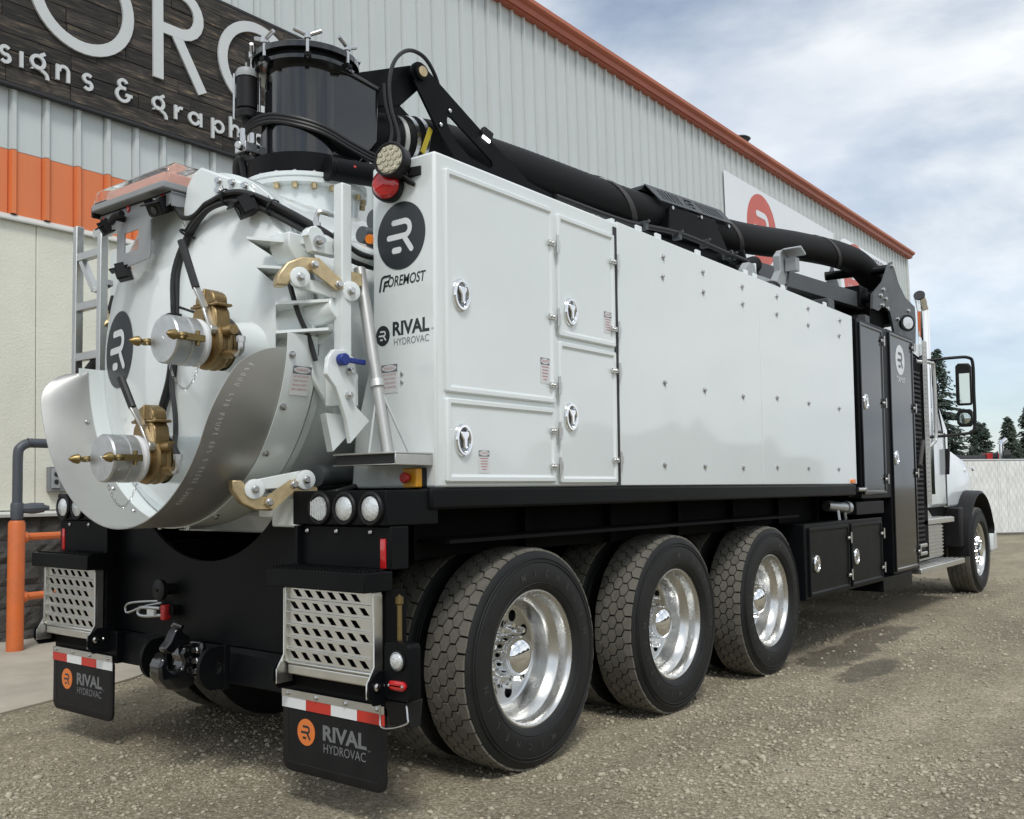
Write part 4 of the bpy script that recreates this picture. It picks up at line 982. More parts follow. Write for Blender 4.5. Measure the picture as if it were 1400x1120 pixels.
# ---- discharge valves
def valve(y, z, x0, xb, hang, lname, lev=.40):
    """pipe stub on the door, bronze gate body, camlock cap with two brass ears; xb = centre of the bronze body"""
    ax = V((-1, 0, 0)); o = V((0, y, z)); vl = P('discharge_valve', MB().lathe([(-x0-.03, .125), (-x0+.015, .115), (-xb-.085, .105), (-xb-.06, .105)], o, ax, 32), 'white_paint')
    if lname: vl['label'] = lname
    b = -xb
    body = MB().lathe([(b-.075, 0.0900), (b-.07, 0.0972), (b-.045, 0.0972), (b-.04, 0.0765), (b-.032, 0.1062), (b-.018, 0.1098), (b-.012, 0.1035), (b+.012, 0.1035), (b+.018, 0.1098), (b+.032, 0.1062), (b+.04, 0.0810), (b+.055, 0.0882), (b+.065, 0.0882)], o, ax, 24)
    obj('valve_body', body, 'bronze', vl)
    f = Fr((xb, y, z), (0, -1, 0), (0, 0, 1))
    bon = MB().poly(f, [(u*.88, v*.9) for u, v in [(-.098, .0), (-.10, .10), (-.09, .15), (-.07, .175), (.07, .175), (.09, .15), (.10, .10), (.098, .0)]], -.036, .036)
    bon.poly(f, [(u*.88, v*.9) for u, v in [(-.105, .172), (-.105, .186), (.105, .186), (.105, .172)]], -.042, .042)
    bon.poly(f, [(u*.88, v*.9) for u, v in [(-.075, .186)]+[(.075*-math.cos(R(t)), .205+.05*math.sin(R(t))) for t in range(0, 181, 20)]+[(.075, .186)]], -.034, .034)
    bon.poly(f, [(u*.88, v*.9) for u, v in [(-.006, .03), (-.006, .26), (.006, .26), (.006, .03)]], -.04, .04)
    obj('valve_bonnet', bon, 'bronze', vl, .012)
    bl = MB()
    for q in (-.085, -.03, .03, .085): bl.bolt(f(q*.88, .167, .03), (0, 0, 1), .007, .008)
    bl.cyl(f(.075, .045, 0), f(.16, .05, .0), .022).cyl(f(.10, -.05, 0), f(.17, -.055, 0), .018)
    tag(obj('valve_fittings', bl, 'bronze', vl), kind='stuff')
    # camlock coupling and cap
    obj('coupler_ring', MB().lathe([(b+.062, .096), (b+.068, .1), (b+.078, .1), (b+.084, .094), (b+.10, .094)], o, ax, 30), 'label_white', vl)
    obj('camlock_cap', MB().lathe([(b+.095, .094), (b+.10, .101), (b+.145, .101), (b+.148, .096), (b+.165, .096), (b+.168, .100), (b+.215, .100), (b+.222, .094), (b+.224, .0005)], o, ax, 36), 'cast_aluminium', vl)
    for s in (-1, 1):
        e = MB(); c = V((xb-.15, y+s*.112, z))
        e.bar(c+V((.04, 0, 0)), c+V((-.055, s*.012, 0)), .018, .026); e.cyl(c+V((.012, 0, -.03)), c+V((.012, 0, .03)), .009)
        e.lathe([(0, .005), (.02, .022), (.04, .017), (.06, .002)], c+V((-.085, s*.014, 0)), (-1, s*.15, 0), 10)
        e.lathe([(-.006, .012), (-.006, .024), (.006, .024), (.006, .012), (-.006, .012)], c+V((-.07, s*.013, 0)), (0, .3, 1), 14)
        obj('cam_lever', e, 'brass', vl)
    # lever handle with rubber grip
    p0 = f(.075, .05, .045); p1 = p0+hang*.10; p2 = p0+hang*.19+V((-.02, 0, .01)); p3 = p0+hang*lev+V((-.02, 0, .01))
    obj('lever_handle', MB().bar(p0, p1, .012, .034, (-1, 0, 0)).bar(p1, p2, .012, .032, (-1, 0, 0)).cyl(p0+V((.012, 0, 0)), p0+V((-.02, 0, 0)), .022), 'aluminium', vl, .003)
    obj('lever_grip', MB().tube([p2-hang*.01, p2+(p3-p2)*.3, p2+(p3-p2)*.7, p3], .017, 10, 3), 'hose_rubber', vl)
    # safety chain
    ch = MB(); c0 = V((xb-.224, y-.0, z+.0)); c1 = V((xb-.10, y-.07, z-.09)); n = 26; pts = []
    for i in range(n+1):
        t = i/n; q = c0.lerp(c1, t); q.z -= .17*4*t*(1-t)*.9; pts.append(q)
    for i in range(n):
        d = (pts[i+1]-pts[i]); m_ = (pts[i]+pts[i+1])/2; L_ = d.length*.72; dn = d.normalized(); sd_ = dn.cross(V((0, 1, .2)) if i % 2 else V((1, 0, .3))).normalized()
        ch.tube([m_-dn*L_-0*sd_, m_-dn*L_*.5+sd_*.0045, m_+dn*L_*.5+sd_*.0045, m_+dn*L_, m_+dn*L_*.5-sd_*.0045, m_-dn*L_*.5-sd_*.0045, m_-dn*L_], .0011, 4, 0, caps=False)
    tag(obj('safety_chain', ch, 'bolt_steel', vl), kind='stuff')
    # hydraulic fitting
    obj('hydraulic_elbow', MB().tube([f(.15, -.055, 0), f(.19, -.055, 0), f(.205, -.04, 0), f(.205, 0, 0)], .014, 8, 3).lathe([(0, .019), (.025, .019)], f(.205, -.01, 0), (0, 0, 1), 6, caps=True), 'bolt_steel', vl)
    return vl
valve(-.50, 1.925, dome_x(.5), -1.27, V((-.10, .34, .93)).normalized(), 'upper bronze discharge valve with aluminium camlock cap')
valve(-.20, 1.45, dome_x(.58), -1.36, V((-.10, .46, .88)).normalized(), 'lower bronze discharge valve with aluminium camlock cap', .33)

# ---- hoses on the door
def hoses():
    def dp(y, z, off): return (dome_x(math.hypot(y, z-TZ))-off, y, z)
    bundle = [(-.55, -.84, 2.34), (-.75, -.87, 2.33), (-.88, -.87, 2.365), (-.97, -.80, 2.43), (-1.03, -.62, 2.54), (-1.06, -.47, 2.61), (-1.09, -.37, 2.622), (-1.10, -.23, 2.60), (-1.11, -.10, 2.50), (-1.13, -.035, 2.34), (-1.14, -.05, 2.12), (-1.15, -.04, 1.88), (-1.15, .02, 1.74), (-1.15, .07, 1.64), (-1.16, .09, 1.60)]
    for i, (dy, dz) in enumerate(((0, 0), (.022, .012), (.01, -.022), (-.018, .012))):
        pts = [(x-(.008*i), y+dy, z+dz) for x, y, z in bundle]
        if i == 1: pts = pts[:9]
        if i == 3: pts = pts[:8]
        P('hydraulic_hose', MB().tube(pts, .0135, 8, 6), 'hose_rubber')
    P('hydraulic_hose', MB().tube([(-1.16, -.06, 1.95), (-1.18, -.07, 1.80), (-1.22, -.16, 1.66), (-1.28, -.26, 1.56), (-1.35, -.36, 1.50), (-1.36, -.405, 1.46)], .012, 8, 6), 'hose_rubber')
    P('hydraulic_hose', MB().tube([(-1.16, .09, 1.60), (-1.18, .03, 1.52), (-1.24, -.03, 1.47)], .012, 8, 6), 'hose_rubber')
    P('hydraulic_hose', MB().tube([(-1.27, -.705, 1.88), (-1.26, -.69, 1.93), (-1.22, -.60, 1.99), (-1.16, -.46, 2.05), (-1.13, -.25, 2.1), (-1.13, -.06, 2.16)], .011, 8, 6), 'hose_rubber')
    for i in (2, 4, 6, 8, 10): 
        q = V(bundle[i]); tg = V(bundle[i+1])-V(bundle[i-1]); P('hose_clip', MB().lathe([(-.005, .034), (-.005, .040), (.005, .040), (.005, .034)], q+V((-.012, .003, 0)), tg, 10).bar(q+V((-.03, 0, .03)), q+V((-.035, .005, .05)), .005, .003), 'black_plastic')
hoses()

# ---- light bar and camera bracket on the upper left of the tank
def lightbar():
    f = rear(-1.16)
    pl = holed(f, [(-.60, 2.715), (-.60, 2.645), (-.545, 2.615), (-.455, 2.615), (-.44, 2.60), (-.44, 2.42), (-.41, 2.40), (-.15, 2.42), (-.14, 2.44), (-.14, 2.60), (-.11, 2.62), (.02, 2.65), (.03, 2.715)], [[(-.37, 2.575), (-.37, 2.475), (-.245, 2.475), (-.245, 2.575)]], 0, .006)
    br = P('beacon_bracket', pl, 'bracket_grey')
    obj('bracket_shelf', MB().box(-1.166, -.93, -.03, .60, 2.70, 2.708), 'bracket_grey', br)
    obj('bracket_gusset', MB().poly(side(-.025), [(-1.16, 2.70), (-.93, 2.70), (-.93, 2.675), (-1.13, 2.64), (-1.16, 2.64)], -.006, 0), 'bracket_grey', br)
    for a, z in ((-.565, 2.675), (-.335, 2.69), (-.035, 2.685)): obj('red_reflector', MB().lathe([(0, .016), (.006, .016), (.009, .008)], f(a, z, .006), (-1, 0, 0), 14, caps=True), 'red_lens', br)
    for a, z in ((-.50, 2.665), (-.10, 2.69)): obj('bracket_bolt', MB().bolt(f(a, z, .006), (-1, 0, 0), .010, .010, 8), 'bolt_steel', br)
    lb = P('light_bar', MB().box(-1.215, -.93, -.04, .60, 2.712, 2.745), 'bracket_grey', .006)
    obj('lens_core', MB().poly(side(0), [(-1.17, 2.747), (-.975, 2.747), (-.985, 2.808), (-1.155, 2.808)], -.53, -.01), 'amber_lens', lb, .01)
    obj('lens_cover', MB().poly(side(0), [(-1.21, 2.746), (-.94, 2.746), (-.965, 2.815), (-1.0, 2.845), (-1.15, 2.845), (-1.19, 2.815)], -.60, .04), 'glass_clear', lb, .012)
    obj('end_cap', MB().box(-1.205, -.945, .601, .625, 2.69, 2.75), 'black_plastic', lb, .01)
    # cameras
    def camera(o, d, sc=1.):
        d = V(d).normalized(); s_ = d.cross(V((0, 0, 1))).normalized(); o = V(o); u = s_.cross(d)
        m = MB().bar(o-d*.045*sc, o+d*.03*sc, .085*sc, .06*sc).bar(o-d*.05*sc+u*.034*sc, o+d*.06*sc+u*.034*sc, .10*sc, .008*sc)
        c = P('rear_camera', m, 'black_plastic', .006)
        obj('camera_eye', MB().lathe([(0, .018*sc), (.006, .018*sc), (.004, .012*sc), (.005, .001)], o+d*.03*sc, d, 14), 'window_glass', c)
        for e in (-1, 1): obj('camera_yoke', MB().bar(o+s_*.05*e*sc-u*.02, o+s_*.05*e*sc+u*.05, .006, .05*sc, d), 'black_plastic', c)
    camera((-1.17, .065, 2.64), (-.8, -.1, -.45)); camera((-1.17, .53, 2.62), (-.8, .2, -.5), .7); camera((-1.16, .39, 2.375), (-.75, .6, -.3), .9)
    camera((-1.10, -.50, 2.545), (-.75, .35, -.45), 1.05)
    P('tee_handle', MB().cyl((-1.17, .37, 2.645), (-1.21, .37, 2.645), .016).tube([(-1.21, .42, 2.63), (-1.215, .37, 2.65), (-1.21, .32, 2.655)], .018, 8, 3), 'black_plastic')
    P('camera_cable', MB().tube([(-1.14, .02, 2.66), (-1.13, -.03, 2.62), (-1.13, -.07, 2.58), (-1.12, -.14, 2.575), (-1.11, -.22, 2.62)], .012, 8, 5), 'hose_rubber')
    # white lug plate over the tank
    f2 = Fr((-1.0, 0, 0), (.25, -1, 0), (0, 0, 1))
    P('lifting_lug', MB().poly(Fr((-1.085, .0, 0), (.22, -1, .0), (0, 0, 1)), [(.02, 2.64), (.04, 2.74), (.08, 2.80), (.13, 2.82), (.40, 2.70), (.45, 2.66), (.46, 2.56), (.40, 2.50), (.02, 2.58)], -.02, .02), 'white_paint', .01)
    for a, z in ((.24, 2.735), (.32, 2.715), (.395, 2.69), (.24, 2.69)): P('lug_bolt', MB().lathe([(0, .019), (.006, .019), (.006, .013), (.02, .013)], Fr((-1.085, 0, 0), (.22, -1, 0), (0, 0, 1))(a, z, .02), Fr((0, 0, 0), (.22, -1, 0), (0, 0, 1)).n, 8, caps=True), 'bolt_steel')
lightbar()

# ---- door clamps on the right of the tank, post, pole, step tray, ladder
def clamps():
    # upper bracket: box with two triangular fins on the door
    P('clamp_bracket', MB().poly(side(-.70), [(-1.11, 2.39), (-.97, 2.39), (-.97, 2.26), (-1.07, 2.27), (-1.11, 2.33)], -.02, .11), 'white_paint', .006)
    for z, x in ((2.36, -1.24), (2.25, -1.19)): P('clamp_fin', MB().add([(x, -.70, z), (-1.08, -.60, z), (-1.0, -.84, z), (x, -.70, z-.012), (-1.08, -.60, z-.012), (-1.0, -.84, z-.012), (-1.08, -.66, z-.045), (-1.04, -.80, z-.045)], [(0, 1, 2), (3, 5, 4), (0, 3, 4, 1), (1, 4, 5, 2), (0, 2, 5, 3), (3, 4, 6), (4, 5, 7, 6)]), 'white_paint')
    for z in (2.085, 1.965): P('clamp_fin', MB().add([(-1.17, -.80, z), (-1.04, -.66, z), (-.95, -.90, z+.02), (-1.0, -.93, z+.02), (-1.17, -.80, z-.012), (-1.04, -.66, z-.012), (-.95, -.90, z+.008), (-1.0, -.93, z+.008), (-1.06, -.66, z-.04), (-.98, -.86, z-.04)], [(0, 1, 2, 3), (7, 6, 5, 4), (0, 3, 7, 4), (3, 2, 6, 7), (0, 4, 5, 1), (4, 8, 5), (5, 8, 9, 6)]), 'white_paint')
    P('clamp_stop', MB().cyl((-.985, -.80, 2.05), (-.945, -.925, 2.075), .055, n=24), 'white_paint', .006)
    # gold clamp assemblies (upper and lower)
    def clamp(o, flip):
        o = V(o); s_ = -1 if flip else 1
        f = Fr(o, (.93, -.37, 0), (0, 0, 1)); K = .84
        arm = [(-.17, -.10*s_), (-.165, -.05*s_), (-.12, .015*s_), (-.05, .05*s_), (.03, .055*s_), (.05, .03*s_), (.045, -.01*s_), (-.02, -.02*s_), (-.08, -.045*s_), (-.12, -.10*s_)]
        c = P('clamp_arm', MB().poly(f, [(u*K, v*K) for u, v in arm], -.02, .045), 'zinc_gold', .006)
        obj('link_plate', MB().poly(f, [(u*K, v*K) for u, v in [(-.01, .02*s_), (.03, .05*s_), (.15, -.05*s_), (.16, -.09*s_), (.12, -.10*s_), (.0, -.02*s_)]], .046, .062), 'zinc_gold', c)
        obj('link_arm', MB().poly(f, [(u*K, v*K) for u, v in [(.13, -.03*s_), (.19, .01*s_), (.27, .0), (.27, -.06*s_), (.15, -.11*s_)]], -.01, .04), 'zinc_gold', c, .004)
        for a, b in ((-.06, -.055*s_), (.20, -.10*s_)): obj('pivot_washer', MB().lathe([(0, .042), (.028, .042), (.030, .038), (.030, .02)], f(a*K, b*K, .03), f.n, 20, caps=True), 'white_paint', c)
        for a, b in ((-.06, -.055*s_), (.20, -.10*s_), (.01, .012*s_), (.135, -.075*s_)): obj('pivot_pin', MB().lathe([(0, .017), (.012, .017), (.014, .012), (.03, .011)], f(a*K, b*K, .058), f.n, 8, caps=True), 'bolt_steel', c)
        obj('pivot_plate', MB().poly(f, [(u*K, v*K) for u, v in [(-.10, -.05*s_), (-.06, -.10*s_), (.2, -.15*s_), (.25, -.11*s_), (.2, -.06*s_)]], .005, .028), 'white_paint', c, .004)
    clamp((-1.06, -.87, 2.225), False)
    clamp((-1.10, -.63, 1.27), True)
    P('clamp_ram', MB().cyl((-.92, -.86, 2.36), (-.3, -.80, 2.33), .048).cyl((-1.0, -.84, 2.37), (-.9, -.86, 2.36), .035), 'white_paint')
    P('clamp_ear', MB().poly(side(-.86), [(-1.08, 2.36)]+[(-1.04+.05*math.cos(R(t)), 2.36+.05*math.sin(R(t))) for t in range(180, -1, -30)]+[(-.90, 2.36), (-.92, 2.30), (-1.06, 2.30)], -.0, .04), 'white_paint', .004)
    for x in (-1.03, -.93): P('ear_pin', MB().lathe([(0, .026), (.012, .026), (.012, .016), (.035, .014)], (x, -.90, 2.345), (0, -1, 0), 12, caps=True), 'bolt_steel')
    P('ram_rod', MB().cyl((-.93, -.80, 1.285), (-.70, -.80, 1.325), .017).cyl((-.72, -.80, 1.32), (-.60, -.80, 1.335), .032), 'black_gloss')
    P('ram_body', MB().cyl((-.90, -.74, 1.37), (-.4, -.74, 1.40), .045), 'dark_grey')
    P('pressure_line', MB().tube([(-1.08, -.76, 2.22), (-1.07, -.82, 2.05), (-1.03, -.84, 1.95), (-1.01, -.86, 1.85)], .011, 8, 4), 'hose_rubber')
    P('pressure_fitting', MB().tube([(-.98, -.83, 2.41), (-.98, -.83, 2.47), (-.97, -.84, 2.495), (-.93, -.86, 2.49), (-.86, -.88, 2.475)], .011, 8, 4).lathe([(0, .02), (.05, .02)], (-.98, -.83, 2.40), (0, 0, 1), 8, caps=True), 'bolt_steel')
    # white square post and latch with blue lever
    P('guide_post', MB().box(-.965, -.91, -.975, -.92, 1.83, 2.60), 'white_paint', .006)
    f = side(-.975)
    P('latch_plate', MB().poly(f, [(-1.05, 1.85), (-1.02, 1.885), (-.95, 1.89), (-.91, 1.86), (-.895, 1.80), (-.90, 1.66), (-.82, 1.60), (-.93, 1.50), (-.95, 1.60), (-1.01, 1.73), (-1.06, 1.78)], -.012, .012), 'white_paint', .004)
    P('latch_plate', MB().poly(side(-.82), [(-1.01, 1.84), (-.98, 1.88), (-.93, 1.87), (-.92, 1.80), (-.87, 1.72), (-.87, 1.62), (-.94, 1.70), (-1.0, 1.78)], -.012, .012), 'white_paint', .004)
    P('latch_block', MB().box(-.96, -.86, -.96, -.86, 1.66, 1.80), 'white_paint', .006)
    for x, z in ((-.94, 1.80), (-.945, 1.70)): P('latch_bolt', MB().bolt((x, -.987, z), (0, -1, 0), .016, .028, 8), 'bolt_steel')
    P('blue_lever', MB().cyl((-.985, -.985, 1.845), (-.985, -1.02, 1.845), .026, n=16).bar((-.985, -1.01, 1.845), (-.87, -1.01, 1.842), .016, .022), 'blue_lever', .005)
    P('side_wedge', MB().add([(-.99, -.90, 1.63), (-.82, -.96, 1.62), (-.95, -.90, 1.47), (-.97, -.84, 1.63), (-.82, -.88, 1.62), (-.93, -.84, 1.47)], [(0, 1, 2), (3, 5, 4), (0, 3, 4, 1), (1, 4, 5, 2), (2, 5, 3, 0)]), 'white_paint')
    # aluminium step tray on the cabinet with pole and rods
    st = P('step_tray', MB().box(-.955, -.738, -1.272, -.905, 1.450, 1.458).box(-.955, -.738, -1.272, -1.266, 1.405, 1.4495).box(-.955, -.945, -1.2655, -.905, 1.405, 1.411), 'aluminium', .003)
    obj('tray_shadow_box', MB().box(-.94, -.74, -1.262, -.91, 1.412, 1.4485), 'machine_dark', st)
    P('support_pole', MB().cyl((-.86, -1.135, 1.455), (-.83, -.935, 2.26), .026, n=20), 'stainless')
    for q, x in ((-.93, -.91), (-1.20, -.80)): P('brace_rod', MB().cyl((x, -1.075 if q > -1 else q, 1.455), (-.855, -1.075+.02*(q+1.06), 1.74), .006, n=8), 'aluminium')
    P('pole_collar', MB().cyl((-.853, -1.068, 1.735), (-.851, -1.06, 1.765), .032, n=18), 'aluminium')
    # ladder on the left
    ld = P('ladder', MB().box(-.985, -.94, 1.185, 1.225, 1.30, 2.80), 'aluminium', .004)
    obj('ladder_rail', MB().box(-.985, -.94, .925, .965, 1.30, 2.72), 'aluminium', ld, .004)
    for z in (1.5, 1.78, 2.06, 2.34, 2.62): obj('ladder_rung', MB().box(-.982, -.943, .966, 1.184, z-.022, z+.022), 'aluminium', ld, .003)
    obj('ladder_handrail', MB().box(-.98, -.945, .70, 1.02, 2.70, 2.75), 'aluminium', ld, .003)
    obj('ladder_brace', MB().bar((-.96, 1.16, 2.60), (-.95, 1.04, 2.42), .03, .035, (1, 0, 0)).bar((-.95, 1.04, 2.42), (-.93, .92, 2.45), .03, .035, (1, 0, 0)), 'aluminium', ld)
    P('left_valve', MB().cyl((-.92, .93, 2.20), (-.92, 1.0, 2.26), .045).cyl((-.92, 1.0, 2.25), (-.92, 1.0, 2.31), .025), 'zinc_gold', .004)
    P('left_hose', MB().tube([(-.90, 1.02, 1.40), (-.86, 1.06, 2.0), (-.84, 1.07, 2.2), (-.80, 1.05, 2.4)], .05, 12, 5), 'hose_rubber')
    P('left_hose', MB().tube([(-.93, 1.10, 1.98), (-.92, 1.02, 2.03), (-.91, .95, 2.0), (-.90, .93, 1.9)], .045, 12, 5), 'black_plastic')
clamps()

# ---- white side cabinets and water box
YS = -1.29
SD = side(YS)
def handle(parent, fr, k=1.):
    h = obj('paddle_handle', MB().oval(fr, 0, 0, .053*k, .072*k, [(1, 0), (.98, .010), (.90, .016), (.76, .016), (.68, .006), (.5, .004)], 30), 'chrome', parent)
    obj('handle_recess', MB().oval(fr, 0, 0, .053*k, .072*k, [(.68, .0072), (.4, .0066), (.1, .0066)], 26), 'dark_chrome', parent)
    return h
def paddle(fr, parent, k=1.): obj('handle_paddle', MB().poly(fr, [(-.008*k, -.035*k), (.012*k, -.035*k), (.014*k, .0), (.026*k, .02*k), (.026*k, .035*k), (-.024*k, .035*k), (-.024*k, .018*k), (-.010*k, .0)], .004, .018), 'chrome', parent, .004)
def hinge(fr, parent):
    obj('hinge', MB().fbox(fr, -.062, -.009, -.012, .012, .0, .009).fbox(fr, .004, .028, -.020, .020, 0, .009).cyl(fr(0, -.044, .012), fr(0, .044, .012), .0075, n=8).bolt(fr(-.052, 0, .009), fr.n, .008, .006).bolt(fr(-.03, 0, .009), fr.n, .008, .006), 'aluminium', parent)
DP = [(0, -.02), (0, .012), (.006, .018), (.022, .018), (.030, .010), (.034, .009), (.037, .009)]
def door(a0, a1, b0, b1, m, hx, hz, hinges, base=SD, k=1.):
    d = P('cabinet_door', MB().panel(base, a0, a1, b0, b1, DP, .012), m)
    handle(d, base.at(hx, hz, .010), k); paddle(base.at(hx, hz, .010), d, k)
    for z in hinges: hinge(base.at(a1+.012, z, .018), d)
    return d
def cabinets():
    rb = rear(-.735)
    P('side_cabinet', MB().poly(rb, [(.775, 1.313), (1.289, 1.313), (1.289, 2.728), (.915, 2.728), (.915, 1.92), (.80, 1.56)], -1.435, 0), 'white_paint', .012)
    P('side_cabinet', MB().poly(rb, [(-.775, 1.313), (-1.289, 1.313), (-1.289, 2.728), (-.915, 2.728), (-.915, 1.92), (-.80, 1.56)], -1.435, 0), 'white_paint', .012)
    door(-.685, .098, 1.712, 2.665, 'white_paint', -.588, 2.134, (1.80, 2.13, 2.49))
    door(-.685, .098, 1.335, 1.690, 'white_paint', -.582, 1.514, (1.41, 1.58))
    door(.133, .655, 2.045, 2.650, 'white_paint', .237, 2.177, (2.14, 2.50))
    door(.133, .655, 1.330, 2.022, 'white_paint', .226, 1.655, (1.45, 1.92))
    # labels on the doors
    for x, z, h, t in ((.02, 1.865, .125, 'DANGER'), (-.44, 1.425, .10, 'ATTENTION'), (.585, 2.17, .115, 'DANGER')):
        label_plate(TR, SD.at(x, z, .0095), .075, h, t, None)
    # rear face: emblem, names, lights, emergency stop
    P('cabinet_emblem', MB().oval(rb, 1.093, 2.398, .143, .147, [(1, .0005), (1, .002)], 48), 'decal_black')
    flatobj('emblem_letter', logo_r(MB(), rb, 1.093, 2.398, .143, .0028), 'decal_white', TR)
    m = MB().text(rb, 'OREMOST', 1.125, 2.205, .001, .225, .046)
    m.ribbon(rb, [(.962, 2.168), (.972, 2.215)]+arcp(.992, 2.212, .02, 170, 90, 4)+[(1.03, 2.232)], .011, .001, cap=False).ribbon(rb, [(.985, 2.168), (.995, 2.206), (1.022, 2.21)], .011, .001, cap=False).ribbon(rb, [(.996, 2.19), (1.012, 2.192)], .009, .001, cap=False)
    flatobj('maker_name', m, 'decal_black', TR)
    P('small_emblem', MB().oval(rb, .980, 1.975, .042, .044, [(1, .0005), (1, .0015)], 32), 'decal_black')
    flatobj('emblem_letter', logo_r(MB(), rb, .980, 1.975, .042, .0022), 'decal_white', TR)
    flatobj('brand_name', MB().text(rb, 'RIVAL', 1.148, 1.998, .001, .215, .062).text(rb, 'TM', 1.272, 1.975, .001, .014), 'decal_black', TR)
    flatobj('brand_subtitle', MB().text(rb, 'HYDROVAC', 1.150, 1.940, .001, .205, .031), 'decal_grey', TR)
    label_plate(TR, rb.at(1.02, 1.785, .001), .10, .125, 'WARNING', ['DO NOT ENTER', 'TANK WITHOUT', 'MANUAL SAFETY', 'BAR INSERTED'])
    for z in (1.80, 1.765): P('face_bolt', MB().bolt(rb(1.095, z, 0), (-1, 0, 0), .009, .007, 8), 'bolt_steel')
    # round lamps
    fr = Fr(rb(1.045, 2.615, .02), (.45, -1, 0), (-.1, 0, 1))
    rl = P('red_beacon', MB().lathe([(0, .07), (.035, .07), (.045, .062)], fr(0, 0, 0), fr.n, 28, caps=True), 'black_plastic')
    obj('beacon_lens', MB().lathe([(.035, .060), (.052, .060), (.066, .048), (.072, .02), (.073, .001)], fr(0, 0, 0), fr.n, 28), 'red_lens', rl)
    f2 = Fr(rb(1.115, 2.70, .075), (.25, -1, 0), (.05, 0, 1))
    wl = P('work_light', MB().lathe([(-.05, .055), (-.035, .074), (.022, .076), (.028, .072), (.028, .066), (.015, .066), (.014, .01)], f2(0, 0, 0), f2.n, 30, caps=True), 'black_plastic')
    le = MB().oval(f2, 0, 0, .066, .066, [(1, .020), (.9, .0235)], 30)
    for q, rr in [(0, 0)]+[(k*60, .026) for k in range(6)]+[(k*36+10, .050) for k in range(10)]:
        le.lathe([(0, .0115), (.005, .009), (.006, .002)], f2(rr*math.cos(R(q)), rr*math.sin(R(q)), .024), f2.n, 10)
    obj('light_lens', le, 'led_lens', wl)
    P('light_bracket', MB().fbox(f2, .05, .115, -.06, -.02, -.10, -.045).bar(f2(.02, -.05, -.03), rb(1.17, 2.60, -.005), .05, .012), 'black_plastic', .003)
    f3 = rb.at(1.19, 1.355)
    es = P('emergency_stop', MB().panel(f3, -.035, .045, -.04, .04, [(0, 0), (0, .03)], .004), 'black_plastic')
    obj('stop_housing', MB().panel(f3, -.035, .045, -.04, .04, [(0, .03), (0, .058), (.004, .062)], .006), 'yellow_plastic', es)
    obj('stop_button', MB().lathe([(.062, .012), (.078, .012), (.078, .022), (.09, .023), (.096, .019), (.097, .001)], f3(.0, 0, 0), f3.n, 20), 'red_paint', es)
    # white panels of the water box
    P('water_box', MB().box(.702, 4.44, -1.268, 1.268, 1.314, 2.66), 'white_panel')
    P('panel_seam', MB().box(2.535, 2.56, -1.27, -1.2681, 1.33, 2.72), 'dark_grey')
    for a, b in ((.706, 2.543), (2.550, 4.455)):
        p_ = P('side_panel', MB().panel(side(-1.268), a, b, 1.318, 2.735, [(0, 0), (0, .022), (.003, .025)], .004), 'white_panel')
    for (px, pz) in [(1.20, 2.635), (1.70, 2.635), (2.27, 2.635), (1.19, 2.52), (1.70, 2.51), (2.27, 2.52), (1.19, 1.905), (1.69, 1.90), (2.245, 1.90), (1.17, 1.435), (1.67, 1.433), (2.22, 1.43), (2.85, 2.66), (3.45, 2.66), (4.15, 2.66), (2.84, 2.53), (3.44, 2.53), (4.12, 2.53), (2.81, 1.93), (3.41, 1.93), (4.07, 1.93), (2.78, 1.44), (3.37, 1.44), (4.02, 1.44)]:
        P('panel_fastener', MB().lathe([(0, .016), (.004, .016), (.005, .009), (.014, .009), (.016, .004)], (px, -1.293, pz), (0, -1, 0), 10, caps=True).bar((px+.004, -1.298, pz-.005), (px+.012, -1.298, pz-.022), .006, .004, (0, 1, 0)), 'bolt_steel')
    for px in (.98, 1.20, 1.70, 2.40, 2.55, 3.05, 3.9): P('panel_clip', MB().box(px-.03, px+.03, -1.27, -1.255, 2.66, 2.775), 'white_panel', .003)
    P('panel_gap', MB().box(.664, .7005, -1.2915, -1.28, 1.32, 2.70), 'machine_dark')
    P('top_flashing', MB().box(.69, .72, -1.27, -1.0, 2.70, 2.755), 'white_paint', .003)
    P('side_marker', MB().panel(side(-1.293), 4.30, 4.39, 1.322, 1.355, [(0, 0), (0, .012), (.004, .016)], .006), 'orange_marker')
cabinets()

